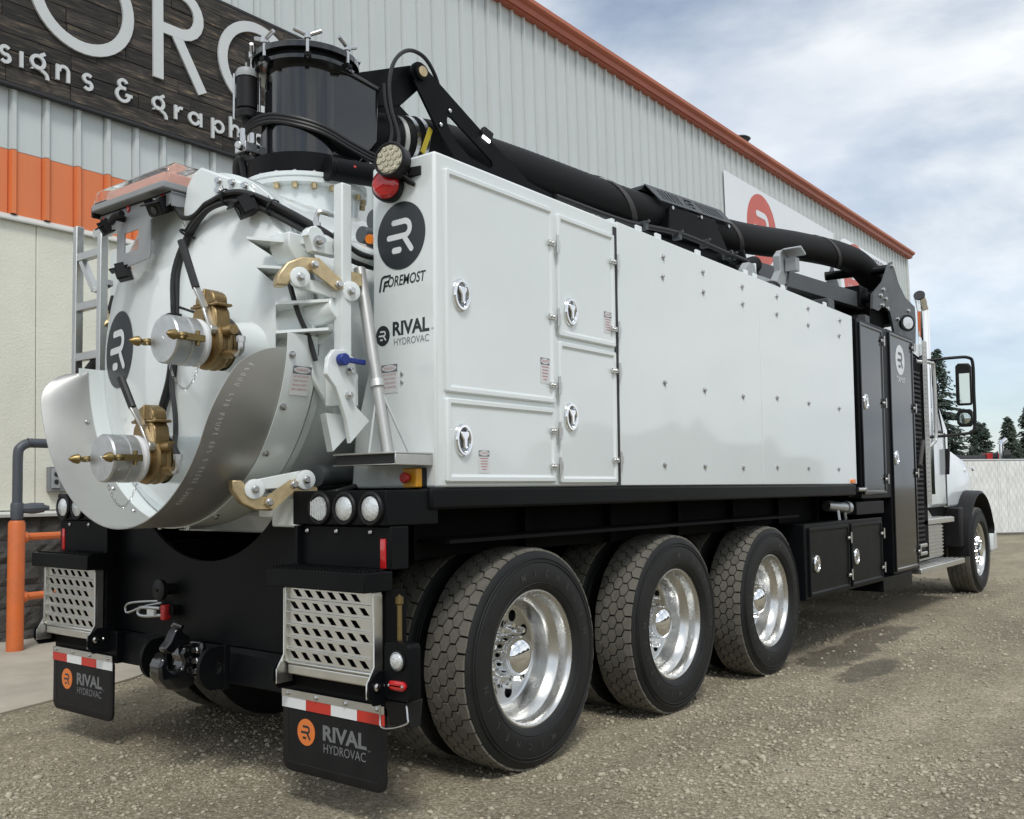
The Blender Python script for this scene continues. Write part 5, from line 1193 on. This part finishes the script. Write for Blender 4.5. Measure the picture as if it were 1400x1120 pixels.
# ---- black front cabinets, tool boxes
def front_boxes():
    P('front_cabinet', MB().box(4.47, 4.62, -1.22, 1.22, 1.20, 2.735).box(4.62, 5.46, -1.275, 1.275, 1.19, 2.75).box(5.46, 6.30, -1.275, 1.275, .48, 2.76), 'black_satin', .008)
    door(4.66, 5.28, 1.225, 2.72, 'black_door', 4.76, 2.03, (1.36, 2.05, 2.62), side(-1.275), .95)
    door(5.50, 6.24, .505, 2.735, 'black_door', 5.60, 1.56, (.66, 1.42, 2.06, 2.66), side(-1.275), .95)
    P('cabinet_base', MB().box(5.16, 6.05, -1.27, -.6, .35, .475), 'black_satin', .006)
    P('cabinet_sill', MB().box(4.50, 5.24, -1.27, -.6, 1.055, 1.165), 'black_satin', .005)
    P('tool_box', MB().box(3.30, 5.15, -1.275, -.72, .455, 1.02), 'black_satin', .006)
    door(3.36, 4.235, .475, .99, 'black_satin', 3.50, .715, (.58, .88), side(-1.275), .95)
    door(4.29, 5.10, .475, .99, 'black_satin', 4.40, .715, (.58, .88), side(-1.275), .95)
    for (y, z) in ((-1.10, .93), (-1.02, .94), (-1.08, .85), (-1.06, .78), (-.98, .86), (-1.1, .58)): P('box_rivet', MB().bolt((3.30, y, z), (-1, 0, 0), .007, .005), 'bolt_steel')
    f = side(-1.275-.0105)
    flatobj('door_emblem', MB().oval(f, 5.83, 2.50, .145, .145, [(1, 0)], 36), 'decal_white', TR)
    flatobj('emblem_letter', logo_r(MB(), f, 5.83, 2.50, .145, .002), 'decal_black', TR)
    flatobj('maker_name', MB().text(f, 'OREMOST', 5.86, 2.31, .001, .24, .05).ribbon(f, [(5.70, 2.28), (5.71, 2.335), (5.74, 2.335)], .011, .001, cap=False), 'decal_white', TR)
    P('rail_latch', MB().cyl((4.44, -1.30, 1.27), (4.62, -1.30, 1.27), .018).bolt((4.62, -1.30, 1.27), (1, 0, 0), .024, .02), 'bolt_steel')
    P('water_valve', MB().cyl((4.20, -1.12, 1.14), (4.42, -1.20, 1.12), .045).cyl((4.42, -1.20, 1.12), (4.46, -1.21, 1.12), .055).tube([(4.3, -1.18, 1.10), (4.3, -1.19, 1.02)], .014).tube([(4.40, -1.2, 1.10), (4.42, -1.2, 1.02)], .014), 'cast_aluminium')
    P('fuel_bracket', MB().box(4.9, 5.4, -1.20, 1.20, 1.165, 1.19), 'black_under')
front_boxes()

# ---- turret on the tank and boom
BA = R(-7.7); BO = V((-.346, 0, 0)); BU = V((math.cos(BA), math.sin(BA), 0)); BV = V((-math.sin(BA), math.cos(BA), 0))
def bm(x, y, z): return BO+BU*x+BV*y+V((0, 0, z))
def BF(y): return Fr(BO+BV*y, BU, (0, 0, 1))      # a = along boom, b = z, c = towards the right side
def turret():
    c = (-.346, 0, 0)
    P('turret_neck', MB().lathe([(2.70, .285), (2.855, .285), (2.86, .325), (2.882, .327), (2.886, .318), (2.892, .327), (2.912, .327), (2.914, .26)], c, (0, 0, 1), 72), 'white_paint')
    nb = MB(); nt = MB()
    for k in range(20):
        t = R(k*18+4); p = V((c[0]+.305*math.cos(t), .305*math.sin(t), 2.86)); nb.bolt(p, (0, 0, -1), .015, .028, 6, False); nt.bolt(p+V((0, 0, .053)), (0, 0, 1), .012, .012, 6)
    tag(P('neck_bolts', nb, 'zinc_gold'), kind='stuff'); tag(P('ring_bolts', nt, 'bolt_steel'), kind='stuff')
    P('slew_ring', MB().lathe([(2.913, .285), (2.93, .302), (3.02, .302), (3.025, .26), (3.05, .215)], c, (0, 0, 1), 64), 'black_satin')
    # drum with a forward snout
    P('turret_drum', MB().lathe([(3.0, .215), (3.515, .215), (3.52, .272), (3.54, .272)], c, (0, 0, 1), 72, caps=True), 'black_gloss')
    f = BF(0)
    P('turret_snout', MB().poly(f, [(0, 3.06), (.20, 3.06), (.315, 3.20), (.325, 3.50), (.15, 3.53), (0, 3.535)], -.212, .212), 'black_gloss', .006)
    P('snout_rim', MB().poly(f, [(.0, 3.535), (.15, 3.53), (.335, 3.498), (.335, 3.48), (.15, 3.512), (0, 3.517)], -.225, .225), 'black_gloss', .003)
    lid = P('turret_lid', MB().lathe([(3.615, .0005), (3.622, .2), (3.615, .265), (3.605, .284), (3.575, .284), (3.575, .24)], c, (0, 0, 1), 72), 'black_gloss')
    obj('lid_rim', MB().lathe([(3.541, .2), (3.541, .25), (3.574, .25), (3.574, .2)], c, (0, 0, 1), 64), 'black_satin', lid)
    for k, t in enumerate((-178, -128, -80, -20, 35, 90, 140)):
        th = R(t); p = V((c[0]+.280*math.cos(th), .280*math.sin(th), -.075)); s_ = V((-math.sin(th), math.cos(th), 0))
        w_ = P('lid_clamp', MB().cyl(p+V((0, 0, 3.59)), p+V((0, 0, 3.70)), .010, n=8).cyl(p+V((0, 0, 3.69)), p+V((0, 0, 3.72)), .018, n=10).cyl(p+V((0, 0, 3.705)), p+s_*.07+V((0, 0, 3.735)), .011, n=8).cyl(p+V((0, 0, 3.705)), p-s_*.07+V((0, 0, 3.735)), .011, n=8), 'bolt_steel')
        obj('clamp_lug', MB().bar(p+V((0, 0, 3.605))-s_*.018, p+V((0, 0, 3.605))+s_*.018, .034, .022), 'black_satin', w_)
    # drum window and rib
    P('drum_hatch', MB().fbox(Fr((-.346-.20, .0, 0), (0, -1, 0), (0, 0, 1)), -.09, .0, 3.22, 3.42, -.05, .012), 'black_gloss', .02)
    for t in (-58,):
        th = R(t); P('drum_rib', MB().cyl((c[0]+.207*math.cos(th), .207*math.sin(th), 3.02), (c[0]+.207*math.cos(th), .207*math.sin(th), 3.51), .006, n=6), 'black_gloss')
    # sight canister on the left
    o = V((-.60, .17, 0))
    cn = P('oil_canister', MB().lathe([(3.315, .048), (3.32, .056), (3.48, .056), (3.485, .05)], o, (0, 0, 1), 24, caps=True), 'black_plastic')
    obj('canister_cap', MB().lathe([(3.485, .058), (3.51, .06), (3.53, .05), (3.532, .0005)], o, (0, 0, 1), 24).cyl(o+V((.02, .02, 3.53)), o+V((.02, .02, 3.56)), .006).cyl(o+V((-.02, -.02, 3.53)), o+V((-.02, -.02, 3.56)), .006), 'grey_steel', cn)
    obj('canister_foot', MB().lathe([(3.20, .02), (3.26, .025), (3.27, .06), (3.30, .062), (3.314, .05)], o, (0, 0, 1), 16, caps=True), 'black_plastic', cn)
    obj('canister_rods', MB().cyl(o+V((.058, -.03, 3.26)), o+V((.058, -.03, 3.50)), .007).cyl(o+V((-.058, .03, 3.26)), o+V((-.058, .03, 3.50)), .007), 'bolt_steel', cn)
    obj('canister_arm', MB().bar(o+V((0, -.02, 3.285)), (-.48, .1, 3.285), .06, .03), 'black_satin', cn)
    P('fitting_block', MB().box(-.66, -.56, .10, .19, 3.07, 3.12).cyl((-.62, .17, 3.12), (-.62, .17, 3.21), .02).cyl((-.60, .12, 3.12), (-.60, .12, 3.18), .018).cyl((-.66, .13, 3.09), (-.70, .11, 3.09), .02), 'bolt_steel', .004)
    P('turret_bracket', MB().poly(rear(-.58), [(-.14, 3.0), (-.03, 3.05), (-.03, 3.24), (-.07, 3.24), (-.09, 3.10), (-.17, 3.06)], -.03, .0), 'black_gloss', .004)
    # hoses round the turret
    for i, dz in enumerate((0, .02, -.018)):
        P('hydraulic_hose', MB().tube([(-.62, .20, 3.16+dz), (-.61, .12, 3.22+dz), (-.58, .0, 3.235+dz), (-.52, -.14, 3.20+dz), (-.42, -.235, 3.16+dz), (-.26, -.27, 3.11+dz), (-.08, -.29, 3.08+dz), (.06, -.31, 3.10+dz), (.12, -.31, 3.16+dz)], .0115, 8, 6), 'hose_rubber')
    P('hydraulic_hose', MB().tube([(-.56, .30, 3.20), (-.60, .22, 3.12), (-.62, .16, 3.07), (-.60, .08, 3.02), (-.57, .02, 3.01), (-.54, -.05, 3.05)], .016, 8, 6), 'hose_rubber')
    P('hydraulic_hose', MB().tube([(-.56, .30, 2.82), (-.59, .27, 2.98), (-.60, .25, 3.05), (-.59, .22, 3.05), (-.56, .21, 2.85)], .022, 8, 6), 'hose_rubber')
    P('hydraulic_hose', MB().tube([bm(.36, -.29, 3.10), bm(.40, -.29, 3.22), bm(.365, -.27, 3.38), bm(.37, -.25, 3.54), bm(.42, -.24, 3.68), bm(.53, -.22, 3.775), bm(.66, -.20, 3.78), bm(.76, -.18, 3.70), bm(.80, -.17, 3.60), bm(.80, -.17, 3.52)], .0115, 8, 6), 'hose_rubber')
    P('hydraulic_hose', MB().tube([bm(.34, -.27, 3.12), bm(.37, -.27, 3.26), bm(.345, -.25, 3.40), bm(.34, -.24, 3.52)], .0115, 8, 6), 'hose_rubber')
    # slew motor and ram on the right
    P('slew_motor', MB().cyl((-.47, -.34, 2.925), (-.16, -.42, 2.94), .058, n=20).cyl((-.49, -.335, 2.925), (-.47, -.34, 2.925), .065, n=20).cyl((-.16, -.42, 2.94), (.2, -.50, 2.95), .048, n=16), 'black_satin', .006)
    P('motor_ticks', MB().bolt((-.38, -.42, 2.94), (-.3, -1, .2), .008, .004).bolt((-.26, -.445, 2.945), (-.3, -1, .2), .008, .004), 'red_paint')
    P('pivot_boss', MB().cyl((-.07, -.31, 3.04), (-.11, -.37, 3.04), .048, n=18), 'black_gloss', .006)
    P('boss_cap', MB().lathe([(0, .026), (.006, .024), (.007, .001)], (-.11, -.37, 3.04), V((-.04, -.07, 0)), 6), 'brass')
    P('lift_ram', MB().cyl((-.02, -.35, 3.06), (.45, -.45, 2.97), .036).cyl((.0, -.33, 3.0), (.4, -.42, 2.92), .022), 'black_satin')
    P('tank_plumbing', MB().cyl((-.45, -.62, 2.62), (-.2, -.64, 2.62), .05).box(-.5, -.3, -.75, -.55, 2.44, 2.56).cyl((-.6, -.7, 2.5), (-.1, -.7, 2.5), .04), 'dark_grey', .004)
    P('orange_line', MB().tube([(-.70, -.86, 2.43), (-.5, -.80, 2.46), (-.2, -.76, 2.42)], .022), 'orange_marker')
turret()
def boom():
    # ears holding the pivot
    for y in (-.165, .125):
        P('pivot_ear', MB().poly(BF(y), [(.15, 3.40), (.20, 3.56), (.57, 3.715), (.62, 3.71), (.655, 3.68), (.655, 3.63), (.62, 3.58), (.50, 3.46), (.36, 3.42)], -.015, .015), 'black_satin', .004)
    P('pivot_pin', MB().cyl(bm(.60, -.255, 3.662), bm(.60, .18, 3.662), .045, n=20).cyl(bm(.60, -.235, 3.662), bm(.60, -.215, 3.662), .062, n=22), 'black_satin')
    P('pivot_cap', MB().lathe([(0, .030), (.008, .03), (.010, .022), (.011, .001)], bm(.60, -.255, 3.662), -BV, 18), 'zinc_gold')
    # slotted arm plates
    for y in (-.225, .165):
        out = [(.565, 3.70), (.605, 3.715), (.645, 3.70), (.78, 3.62), (1.09, 3.435), (1.47, 3.225), (1.75, 3.18), (1.75, 3.09), (.95, 3.09), (.84, 3.25), (.715, 3.385), (.56, 3.60)]
        hole = [(.798, 3.455), (.812, 3.47), (.832, 3.468), (1.15, 3.285), (1.158, 3.255), (1.14, 3.235), (.98, 3.262), (.86, 3.335), (.80, 3.42)]
        P('boom_arm_plate', holed(BF(y), out, [hole], -.008, .008), 'black_satin')
    for b in ((.815, 3.50), (.745, 3.40)): P('arm_bolt', MB().bolt(bm(b[0], -.237, b[1]), -BV, .012, .012, 8), 'bolt_steel')
    P('boom_spine', MB().poly(BF(0), [(1.0, 3.05), (1.0, 3.20), (6.2, 3.175), (6.2, 3.015)], -.11, .11), 'black_satin', .006)
    P('boom_inner_tube', MB().poly(BF(-.10), [(3.9, 3.03), (3.9, 3.175), (6.15, 3.160), (6.15, 3.01)], .011, .09), 'dark_grey', .006)
    # suction hose
    hs = [(.30, 3.28), (.50, 3.335), (.74, 3.375), (1.0, 3.40), (1.6, 3.405), (2.8, 3.378), (4.1, 3.405), (5.2, 3.505), (6.0, 3.553), (6.45, 3.52), (6.76, 3.38), (6.86, 3.16), (6.86, 2.95)]
    yb = lambda x: 0
    P('suction_hose', MB().tube([bm(x, yb(x), z) for x, z in hs], .128, 28, 44, rad=lambda t: .1285-.0028*(int(t*528+.5) % 2)), 'boom_hose')
    for k, (x, z, dx, dz) in enumerate(((2.55, 3.385, 1, -.02), (3.98, 3.40, 1, .06), (5.70, 3.54, 1, .05))):
        m = MB(); n = 30; vs = []
        for i in range(n+1):
            t = R(115-i*230/n)
            for e in (0, 1):
                s_ = (i/n-.5)*.62+e*.065; p = bm(x+s_, 0, z+s_*dz); vs.append(p+BV*(-.1315*math.cos(t))+V((0, 0, .1315*math.sin(t))))
        m.add(vs, [(2*i, 2*i+1, 2*i+3, 2*i+2) for i in range(n)]); P('hose_wear_stripe', m, 'hose_band')
    # hose clamps at the turret
    d = (bm(.74, 0, 3.375)-bm(.40, 0, 3.31)).normalized()
    for k, (s_, m_) in enumerate(((.23, 'trim_light'), (.31, 'bolt_steel'), (.38, 'bolt_steel'))):
        P('hose_clamp', MB().lathe([(-.014, .125), (-.014, .134), (.014, .134), (.014, .125)], bm(.36+s_, 0, 3.295+s_*.21), d, 32), m_)
    P('turret_outlet', MB().lathe([(0, .16), (.03, .16), (.035, .135), (.14, .13)], bm(.33, 0, 3.29), d, 28, caps=True), 'black_satin')
    P('yellow_strap', MB().bar(bm(.71, -.19, 3.38), bm(.64, -.20, 3.22), .03, .008, (0, 1, 0)), 'yellow_strap')
    # lit work lamp on the arm
    lp = P('boom_lamp', MB().bar(bm(1.07, -.235, 3.452), bm(1.145, -.235, 3.425), .05, .035, (0, 1, 0)), 'black_plastic', .004)
    obj('lamp_face', MB().bar(bm(1.078, -.236, 3.428), bm(1.135, -.236, 3.407), .040, .012, (0, 1, 0)), 'lamp_on', lp)
    # saddle and slotted cover half way
    P('hose_saddle', MB().poly(BF(0), [(3.0, 3.19), (3.04, 3.40), (3.62, 3.41), (3.80, 3.19)], -.17, .17), 'black_satin', .008)
    fc = Fr(bm(0, -.085, 3.545), BU, (BV*.55+V((0, 0, .83))).normalized())
    # cover: ridge roof with slots on its right face
    sl = []
    for k in range(6): sl.append([(2.99+k*.045, -.115), (3.01+k*.045, -.115), (2.985+k*.045, -.015), (2.965+k*.045, -.015)])
    for k in range(7): sl.append([(3.50+k*.045, -.115), (3.52+k*.045, -.115), (3.475+k*.045, -.015), (3.455+k*.045, -.015)])
    for (a, b, c_, d_) in ((3.30, -.04, 3.40, -.02), (3.29, -.10, 3.305, -.045), (3.325, -.075, 3.40, -.055), (3.32, -.11, 3.335, -.08), (3.355, -.11, 3.40, -.092)): sl.append([(a, b), (c_, b), (c_, d_), (a, d_)])
    cv = P('hose_cover', holed(fc, [(2.93, -.14), (3.90, -.14), (3.84, .01), (2.84, .01)], sl, -.006, 0), 'dark_grey')
    obj('cover_top', MB().poly(BF(0), [(2.80, 3.50), (2.86, 3.552), (3.82, 3.552), (3.90, 3.50)], -.13, .075), 'black_satin', cv, .004)
    for a in (3.05, 3.42, 3.80): obj('cover_bolt', MB().lathe([(0, .014), (.02, .014)], bm(a, -.165, 3.39), -BV, 8, caps=True), 'bolt_steel', cv)
    # boom hydraulic lines
    P('boom_line', MB().tube([bm(1.7, -.24, 3.18), bm(2.4, -.24, 3.15), bm(3.0, -.26, 3.17), bm(3.6, -.28, 3.12), bm(4.0, -.25, 3.10), bm(4.2, -.2, 3.02)], .02, 8, 6), 'hose_rubber')
    for x in (2.6, 3.0, 3.35, 3.65, 3.72): P('line_clip', MB().box(-.02, .02, -.03, .03, -.03, .03).cyl((0, -.03, .02), (0, -.05, .03), .01), 'dark_grey').location = bm(x, -.25, 3.155-(x > 3.5)*.04)
    P('boom_ram', MB().cyl(bm(3.75, -.22, 3.0), bm(4.1, -.22, 3.12), .07).cyl(bm(3.9, -.2, 3.2), bm(3.98, -.2, 3.0), .05), 'black_satin')
    # grey boom rest with hook and camera lamp
    rs = P('boom_rest', MB().poly(side(-.98), [(2.95, 2.66), (2.95, 2.92), (3.02, 2.98), (3.12, 2.98), (3.14, 2.91), (3.52, 2.92), (3.62, 3.02), (3.60, 3.14), (3.68, 3.20), (3.78, 3.20), (3.75, 2.92), (3.70, 2.80), (3.60, 2.66)], -.02, .04), 'grey_steel', .006)
    obj('rest_hood', MB().poly(side(-.98), [(3.62, 3.185), (3.70, 3.215), (3.80, 3.17), (3.79, 3.155), (3.70, 3.195)], .041, .18), 'grey_steel', rs)
    obj('rest_lamp', MB().box(3.68, 3.76, -1.12, -1.03, 3.02, 3.13), 'bracket_grey', rs, .004)
    obj('rest_pad', MB().box(3.12, 3.145, -1.02, -.90, 2.86, 2.99), 'white_paint', rs, .003)
    obj('rest_cable', MB().tube([(3.70, -1.05, 3.02), (3.68, -1.04, 2.92), (3.60, -1.03, 2.88), (3.45, -1.03, 2.90), (3.2, -1.03, 2.84)], .010, 8, 4), 'hose_rubber', rs)
    P('rest_post', MB().box(3.75, 3.82, -.95, -.88, 2.66, 2.82).box(4.05, 4.12, -.95, -.88, 2.66, 2.84), 'dark_grey', .004)
    P('strobe_dome', MB().lathe([(0, .12), (.05, .12), (.10, .09), (.125, .04), (.13, .001)], (3.95, -.72, 2.66), (0, 0, 1), 24), 'aluminium')
    P('strobe_band', MB().box(4.15, 4.35, -.78, -.70, 2.66, 2.80), 'orange_marker', .01)
    P('frame_tube', MB().box(4.40, 5.10, -.86, -.80, 2.76, 2.93).box(4.46, 4.60, -1.10, -.82, 2.735, 2.92), 'dark_grey', .008)
    # front end: elbow, reel plate
    P('front_plate', MB().poly(side(-1.12), [(5.55, 2.98), (5.58, 3.12), (5.92, 3.30), (6.14, 3.52), (6.22, 3.55), (6.28, 3.50), (6.42, 3.36), (6.64, 3.25), (6.98, 3.20), (7.0, 3.05), (6.95, 2.72), (6.30, 2.72), (6.24, 2.80), (6.10, 3.02), (5.90, 3.06), (5.72, 2.98)], -.012, .012), 'dark_grey')
    P('front_plate', MB().poly(side(-.55), [(5.55, 2.98), (5.92, 3.30), (6.14, 3.58), (6.36, 3.34), (6.78, 3.18), (6.78, 2.72), (6.3, 2.72)], -.012, .012), 'dark_grey')
    for x, z in ((5.80, 3.14), (5.95, 3.13), (5.84, 3.05), (6.0, 3.04), (6.20, 3.50), (6.72, 3.12), (6.33, 2.98), (5.88, 3.21)): P('plate_bolt', MB().bolt((x, -1.132, z), (0, -1, 0), .022, .02, 8), 'bolt_steel')
    P('plate_brace', MB().cyl((5.9, -.56, 3.43), (6.17, -1.11, 3.47), .045), 'black_satin')
    P('plate_lamp', MB().lathe([(0, .06), (.05, .085), (.06, .085), (.062, .07)], (6.30, -1.20, 2.92), (-.55, -.83, 0), 22, caps=True), 'black_plastic')
    P('plate_lamp_lens', MB().lathe([(.05, .07), (.066, .06), (.07, .001)], (6.30, -1.20, 2.92), (-.55, -.83, 0), 22), 'clear_lens')
    P('sensor', MB().cyl((6.55, -1.15, 2.90), (6.55, -1.15, 3.0), .025).cyl((6.55, -1.15, 3.0), (6.55, -1.15, 3.03), .035), 'bolt_steel')
    P('hose_reel', MB().cyl((5.95, -.62, 2.98), (5.95, -1.05, 2.98), .24, n=30), 'black_under', .01)
    P('reel_arm', MB().box(5.50, 5.62, -1.08, -1.0, 2.76, 2.92).box(5.66, 5.75, -1.0, -.7, 2.90, 2.96), 'dark_grey', .006)
    P('boom_end_clamp', MB().box(5.55, 5.80, -1.02, -.80, 3.02, 3.22).cyl((5.62, -1.08, 3.10), (5.62, -1.0, 3.10), .05).cyl((5.72, -1.03, 3.16), (5.72, -.98, 3.16), .03), 'black_satin', .008)
    # exhaust stack
    P('exhaust_stack', MB().tube([(7.42, -1.10, 1.2), (7.42, -1.10, 2.2), (7.42, -1.10, 3.15), (7.40, -1.10, 3.25), (7.34, -1.10, 3.33), (7.25, -1.11, 3.37)], .062, 24, 6), 'chrome')
    P('stack_mouth', MB().lathe([(0, .058), (.004, .058), (.003, .001)], (7.247, -1.1101, 3.371), (-.85, -.1, .45), 22), 'machine_dark')
boom()

# ---- cab, hood, mirrors, steps
def cab():
    def loft(secs, name, m, bevel=0.):
        """sections at x: list of (y half, z) rings"""
        n = len(secs[0][1]); vs = []; fs = []
        for x, ring in secs: vs += [(x+dx, y, z) for (y, z, dx) in ring]
        for i in range(len(secs)-1):
            for k in range(n): fs.append((i*n+k, i*n+(k+1) % n, (i+1)*n+(k+1) % n, (i+1)*n+k))
        fs.append(tuple(range(n))[::-1]); fs.append(tuple((len(secs)-1)*n+k for k in range(n)))
        return P(name, MB().add(vs, fs), m, bevel)
    def ring(hw_b, hw_t, z0, z1, zs): 
        r = [(-hw_b, z0, 0), (-hw_b, zs, 0), (-hw_t, z1-.10, 0), (-hw_t+.12, z1, 0)]
        return r+[(-y, z, d) for y, z, d in r[::-1]]
    loft([(6.75, ring(1.10, 1.0, 1.05, 2.95, 1.95)), (7.70, ring(1.10, 1.0, 1.05, 2.97, 1.95)), (8.05, ring(1.10, .97, 1.05, 2.85, 1.95)), (8.12, ring(1.10, .97, 1.05, 2.60, 1.95)), (8.30, ring(1.10, 1.06, 1.05, 2.0, 1.9))], 'cab_shell', 'white_cab', .04)
    P('side_window', MB().add([(7.20, -1.107, 1.92), (7.98, -1.107, 1.92), (7.86, -1.035, 2.62), (7.25, -1.02, 2.72)], [(0, 1, 2, 3)]), 'window_glass')
    P('window_frame', MB().tube([(7.18, -1.10, 1.90), (8.02, -1.10, 1.90), (7.88, -1.03, 2.64), (7.22, -1.015, 2.74), (7.18, -1.10, 1.90)], .018, 8, 0), 'black_plastic')
    P('windscreen', MB().add([(8.135, -.9, 2.02), (8.135, .9, 2.02), (8.09, .85, 2.72), (8.09, -.85, 2.72)], [(0, 1, 2, 3)]).add([(8.28, -.95, 2.0), (8.28, .95, 2.0), (8.145, .86, 2.55), (8.145, -.86, 2.55)], [(0, 1, 2, 3)]), 'window_glass')
    P('door_seam', MB().box(8.13, 8.145, -1.108, -1.09, 1.06, 1.9), 'black_plastic')
    P('hood_strap', MB().bar((8.12, -1.12, 1.42), (8.19, -1.12, 1.72), .02, .05, (0, 1, 0)), 'black_plastic', .01)
    P('cab_skirt', MB().box(6.75, 8.32, -1.06, 1.06, .62, 1.06), 'black_under', .02)
    # hood with sloping nose
    def hr(hw, z0, z1, sh): 
        r = [(-hw, z0, 0), (-hw, z1-sh, 0), (-hw+.05, z1-sh*.4, 0), (-hw+.18, z1-.03, 0), (-.3, z1, 0)]
        return r+[(-y, z, d) for y, z, d in r[::-1]]
    loft([(8.16, hr(1.10, 1.04, 1.88, .30)), (8.55, hr(1.11, 1.04, 1.80, .26)), (9.2, hr(1.10, 1.10, 1.68, .22)), (9.65, hr(1.05, 1.12, 1.56, .2)), (9.95, hr(.98, 1.1, 1.40, .18)), (10.08, hr(.92, 1.0, 1.2, .12))], 'hood', 'white_cab', .03)
    P('grille', MB().box(10.0, 10.14, -.6, .6, .75, 1.35), 'black_plastic', .02)
    P('front_bumper', MB().box(9.95, 10.25, -1.2, 1.2, .42, .72), 'white_cab', .05)
    P('side_marker', MB().lathe([(0, .035), (.02, .03), (.025, .001)], (9.38, -1.11, 1.50), (0, -1, .2), 14, caps=True), 'chrome')
    # fender flare
    for s in (-1, 1):
        vs = []; fs = []; n = 22
        for i in range(n+1):
            t = R(190-i*205/n); r = .625; x = 9.05+r*math.cos(t)*1.04; z = .58+r*math.sin(t)
            if z < .86 and x > 9.05: z = .86+(z-.86)*.4
            for (y, k) in ((1.28, .99), (1.26, 1.035), (1.04, 1.05), (1.04, .97)):
                vs.append((9.05+(x-9.05)*k, s*y, .58+(z-.58)*k))
        for i in range(n):
            for k in range(4): fs.append((i*4+k, i*4+(k+1) % 4, (i+1)*4+(k+1) % 4, (i+1)*4+k))
        fs += [(0, 1, 2, 3), tuple(n*4+k for k in range(4))[::-1]]
        P('fender_flare', MB().add(vs, fs), 'black_plastic')
        P('splash_skirt', MB().box(8.22, 8.40, *sorted((s*1.0, s*1.22)), .58, 1.04), 'black_plastic', .02)
        # steps
        for (x0, x1, z, y) in ((6.62, 7.86, .945, 1.24), (6.30, 8.06, .475, 1.29)):
            st = P('cab_step', MB().box(x0, x1, *sorted((s*.98, s*y)), z-.055, z), 'step_aluminium', .006)
            for k in range(5):
                q = s*(y-.03-k*.05); obj('step_ridge', MB().box(x0+.02, x1-.02, q-.012, q+.012, z, z+.006), 'step_aluminium', st)
        tn = P('step_tank', MB().box(6.60, 7.50, *sorted((s*.7, s*1.20)), .525, .885), 'aluminium', .02)
        for k in range(9): obj('tank_ridge', MB().box(6.62, 7.48, *sorted((s*1.20, s*1.212)), .55+k*.037, .565+k*.037), 'aluminium', tn)
        P('step_riser', MB().poly(side(0), [(6.9, .95), (7.5, .95), (7.2, 1.10), (6.9, 1.10)], *sorted((-s*1.0, -s*1.1))), 'step_aluminium')
        # grab bar
        P('grab_bar', MB().tube([(7.02, s*1.13, 2.62), (7.10, s*1.24, 2.60), (7.14, s*1.26, 2.52), (7.14, s*1.26, 1.86), (7.08, s*1.24, 1.74), (6.96, s*1.13, 1.62)], .018, 10, 5), 'aluminium')
        # mirrors
        mr = P('door_mirror', MB().poly(Fr((7.55, s*1.455, 0), (.1, -1, 0), (0, 0, 1)), [(-.08, 2.19), (-.07, 2.165), (.07, 2.165), (.08, 2.20), (.078, 2.58), (.06, 2.62), (-.05, 2.625), (-.078, 2.595)], -.09, .0), 'black_plastic', .015)
        fm = Fr((7.55, s*1.455, 0), (.1, -1, 0), (0, 0, 1))
        obj('mirror_glass', MB().fbox(fm, -.04, .062, 2.185, 2.51, .001, .004), 'mirror_glass', mr)
        obj('wide_mirror', MB().poly(fm, [(-.078, 1.97), (-.05, 1.93), (.06, 1.93), (.08, 1.97), (.078, 2.09), (.06, 2.12), (-.055, 2.12), (-.08, 2.08)], -.08, .0), 'black_plastic', mr, .012)
        obj('wide_mirror_glass', MB().lathe([(0, .06), (.008, .045), (.012, .001)], fm(0, 2.02, .001), fm.n, 20), 'mirror_glass', mr)
        obj('mirror_arm', MB().tube([(7.35, s*1.10, 2.66), (7.5, s*1.38, 2.685), (7.56, s*1.51, 2.68), (7.58, s*1.55, 2.61), (7.58, s*1.55, 2.3), (7.58, s*1.55, 1.98), (7.56, s*1.52, 1.87), (7.5, s*1.38, 1.845), (7.35, s*1.10, 1.82)], .017, 10, 5), 'black_plastic', mr)
    # intake screen panel behind the cab
    sc = P('intake_screen', MB().box(6.33, 6.80, -1.24, -.9, .56, 2.56), 'black_under', .006)
    for k in range(40): obj('screen_louvre', MB().box(6.36, 6.62, -1.252, -1.24, .60+k*.047, .622+k*.047), 'black_plastic', sc)
    f = side(-1.26)
    hs = [ngon(a, 1.14+k*.048, .012, 8) for k in range(34) for a in (6.775, 6.835)]
    P('heat_shield', holed(f, [(6.72, 1.10), (6.89, 1.10), (6.89, 2.80), (6.72, 2.80)], hs, -.004, 0), 'stainless')
    for z in (.60, .68): P('screen_lamp', MB().panel(side(-1.253), 6.36, 6.60, z, z+.035, [(0, 0), (0, .02), (.008, .026)], .012), 'aluminium')
    P('coolant_hose', MB().tube([(6.45, -1.27, 1.5), (6.5, -1.275, 1.62), (6.58, -1.275, 1.75)], .02, 8, 4), 'hose_band')
cab()
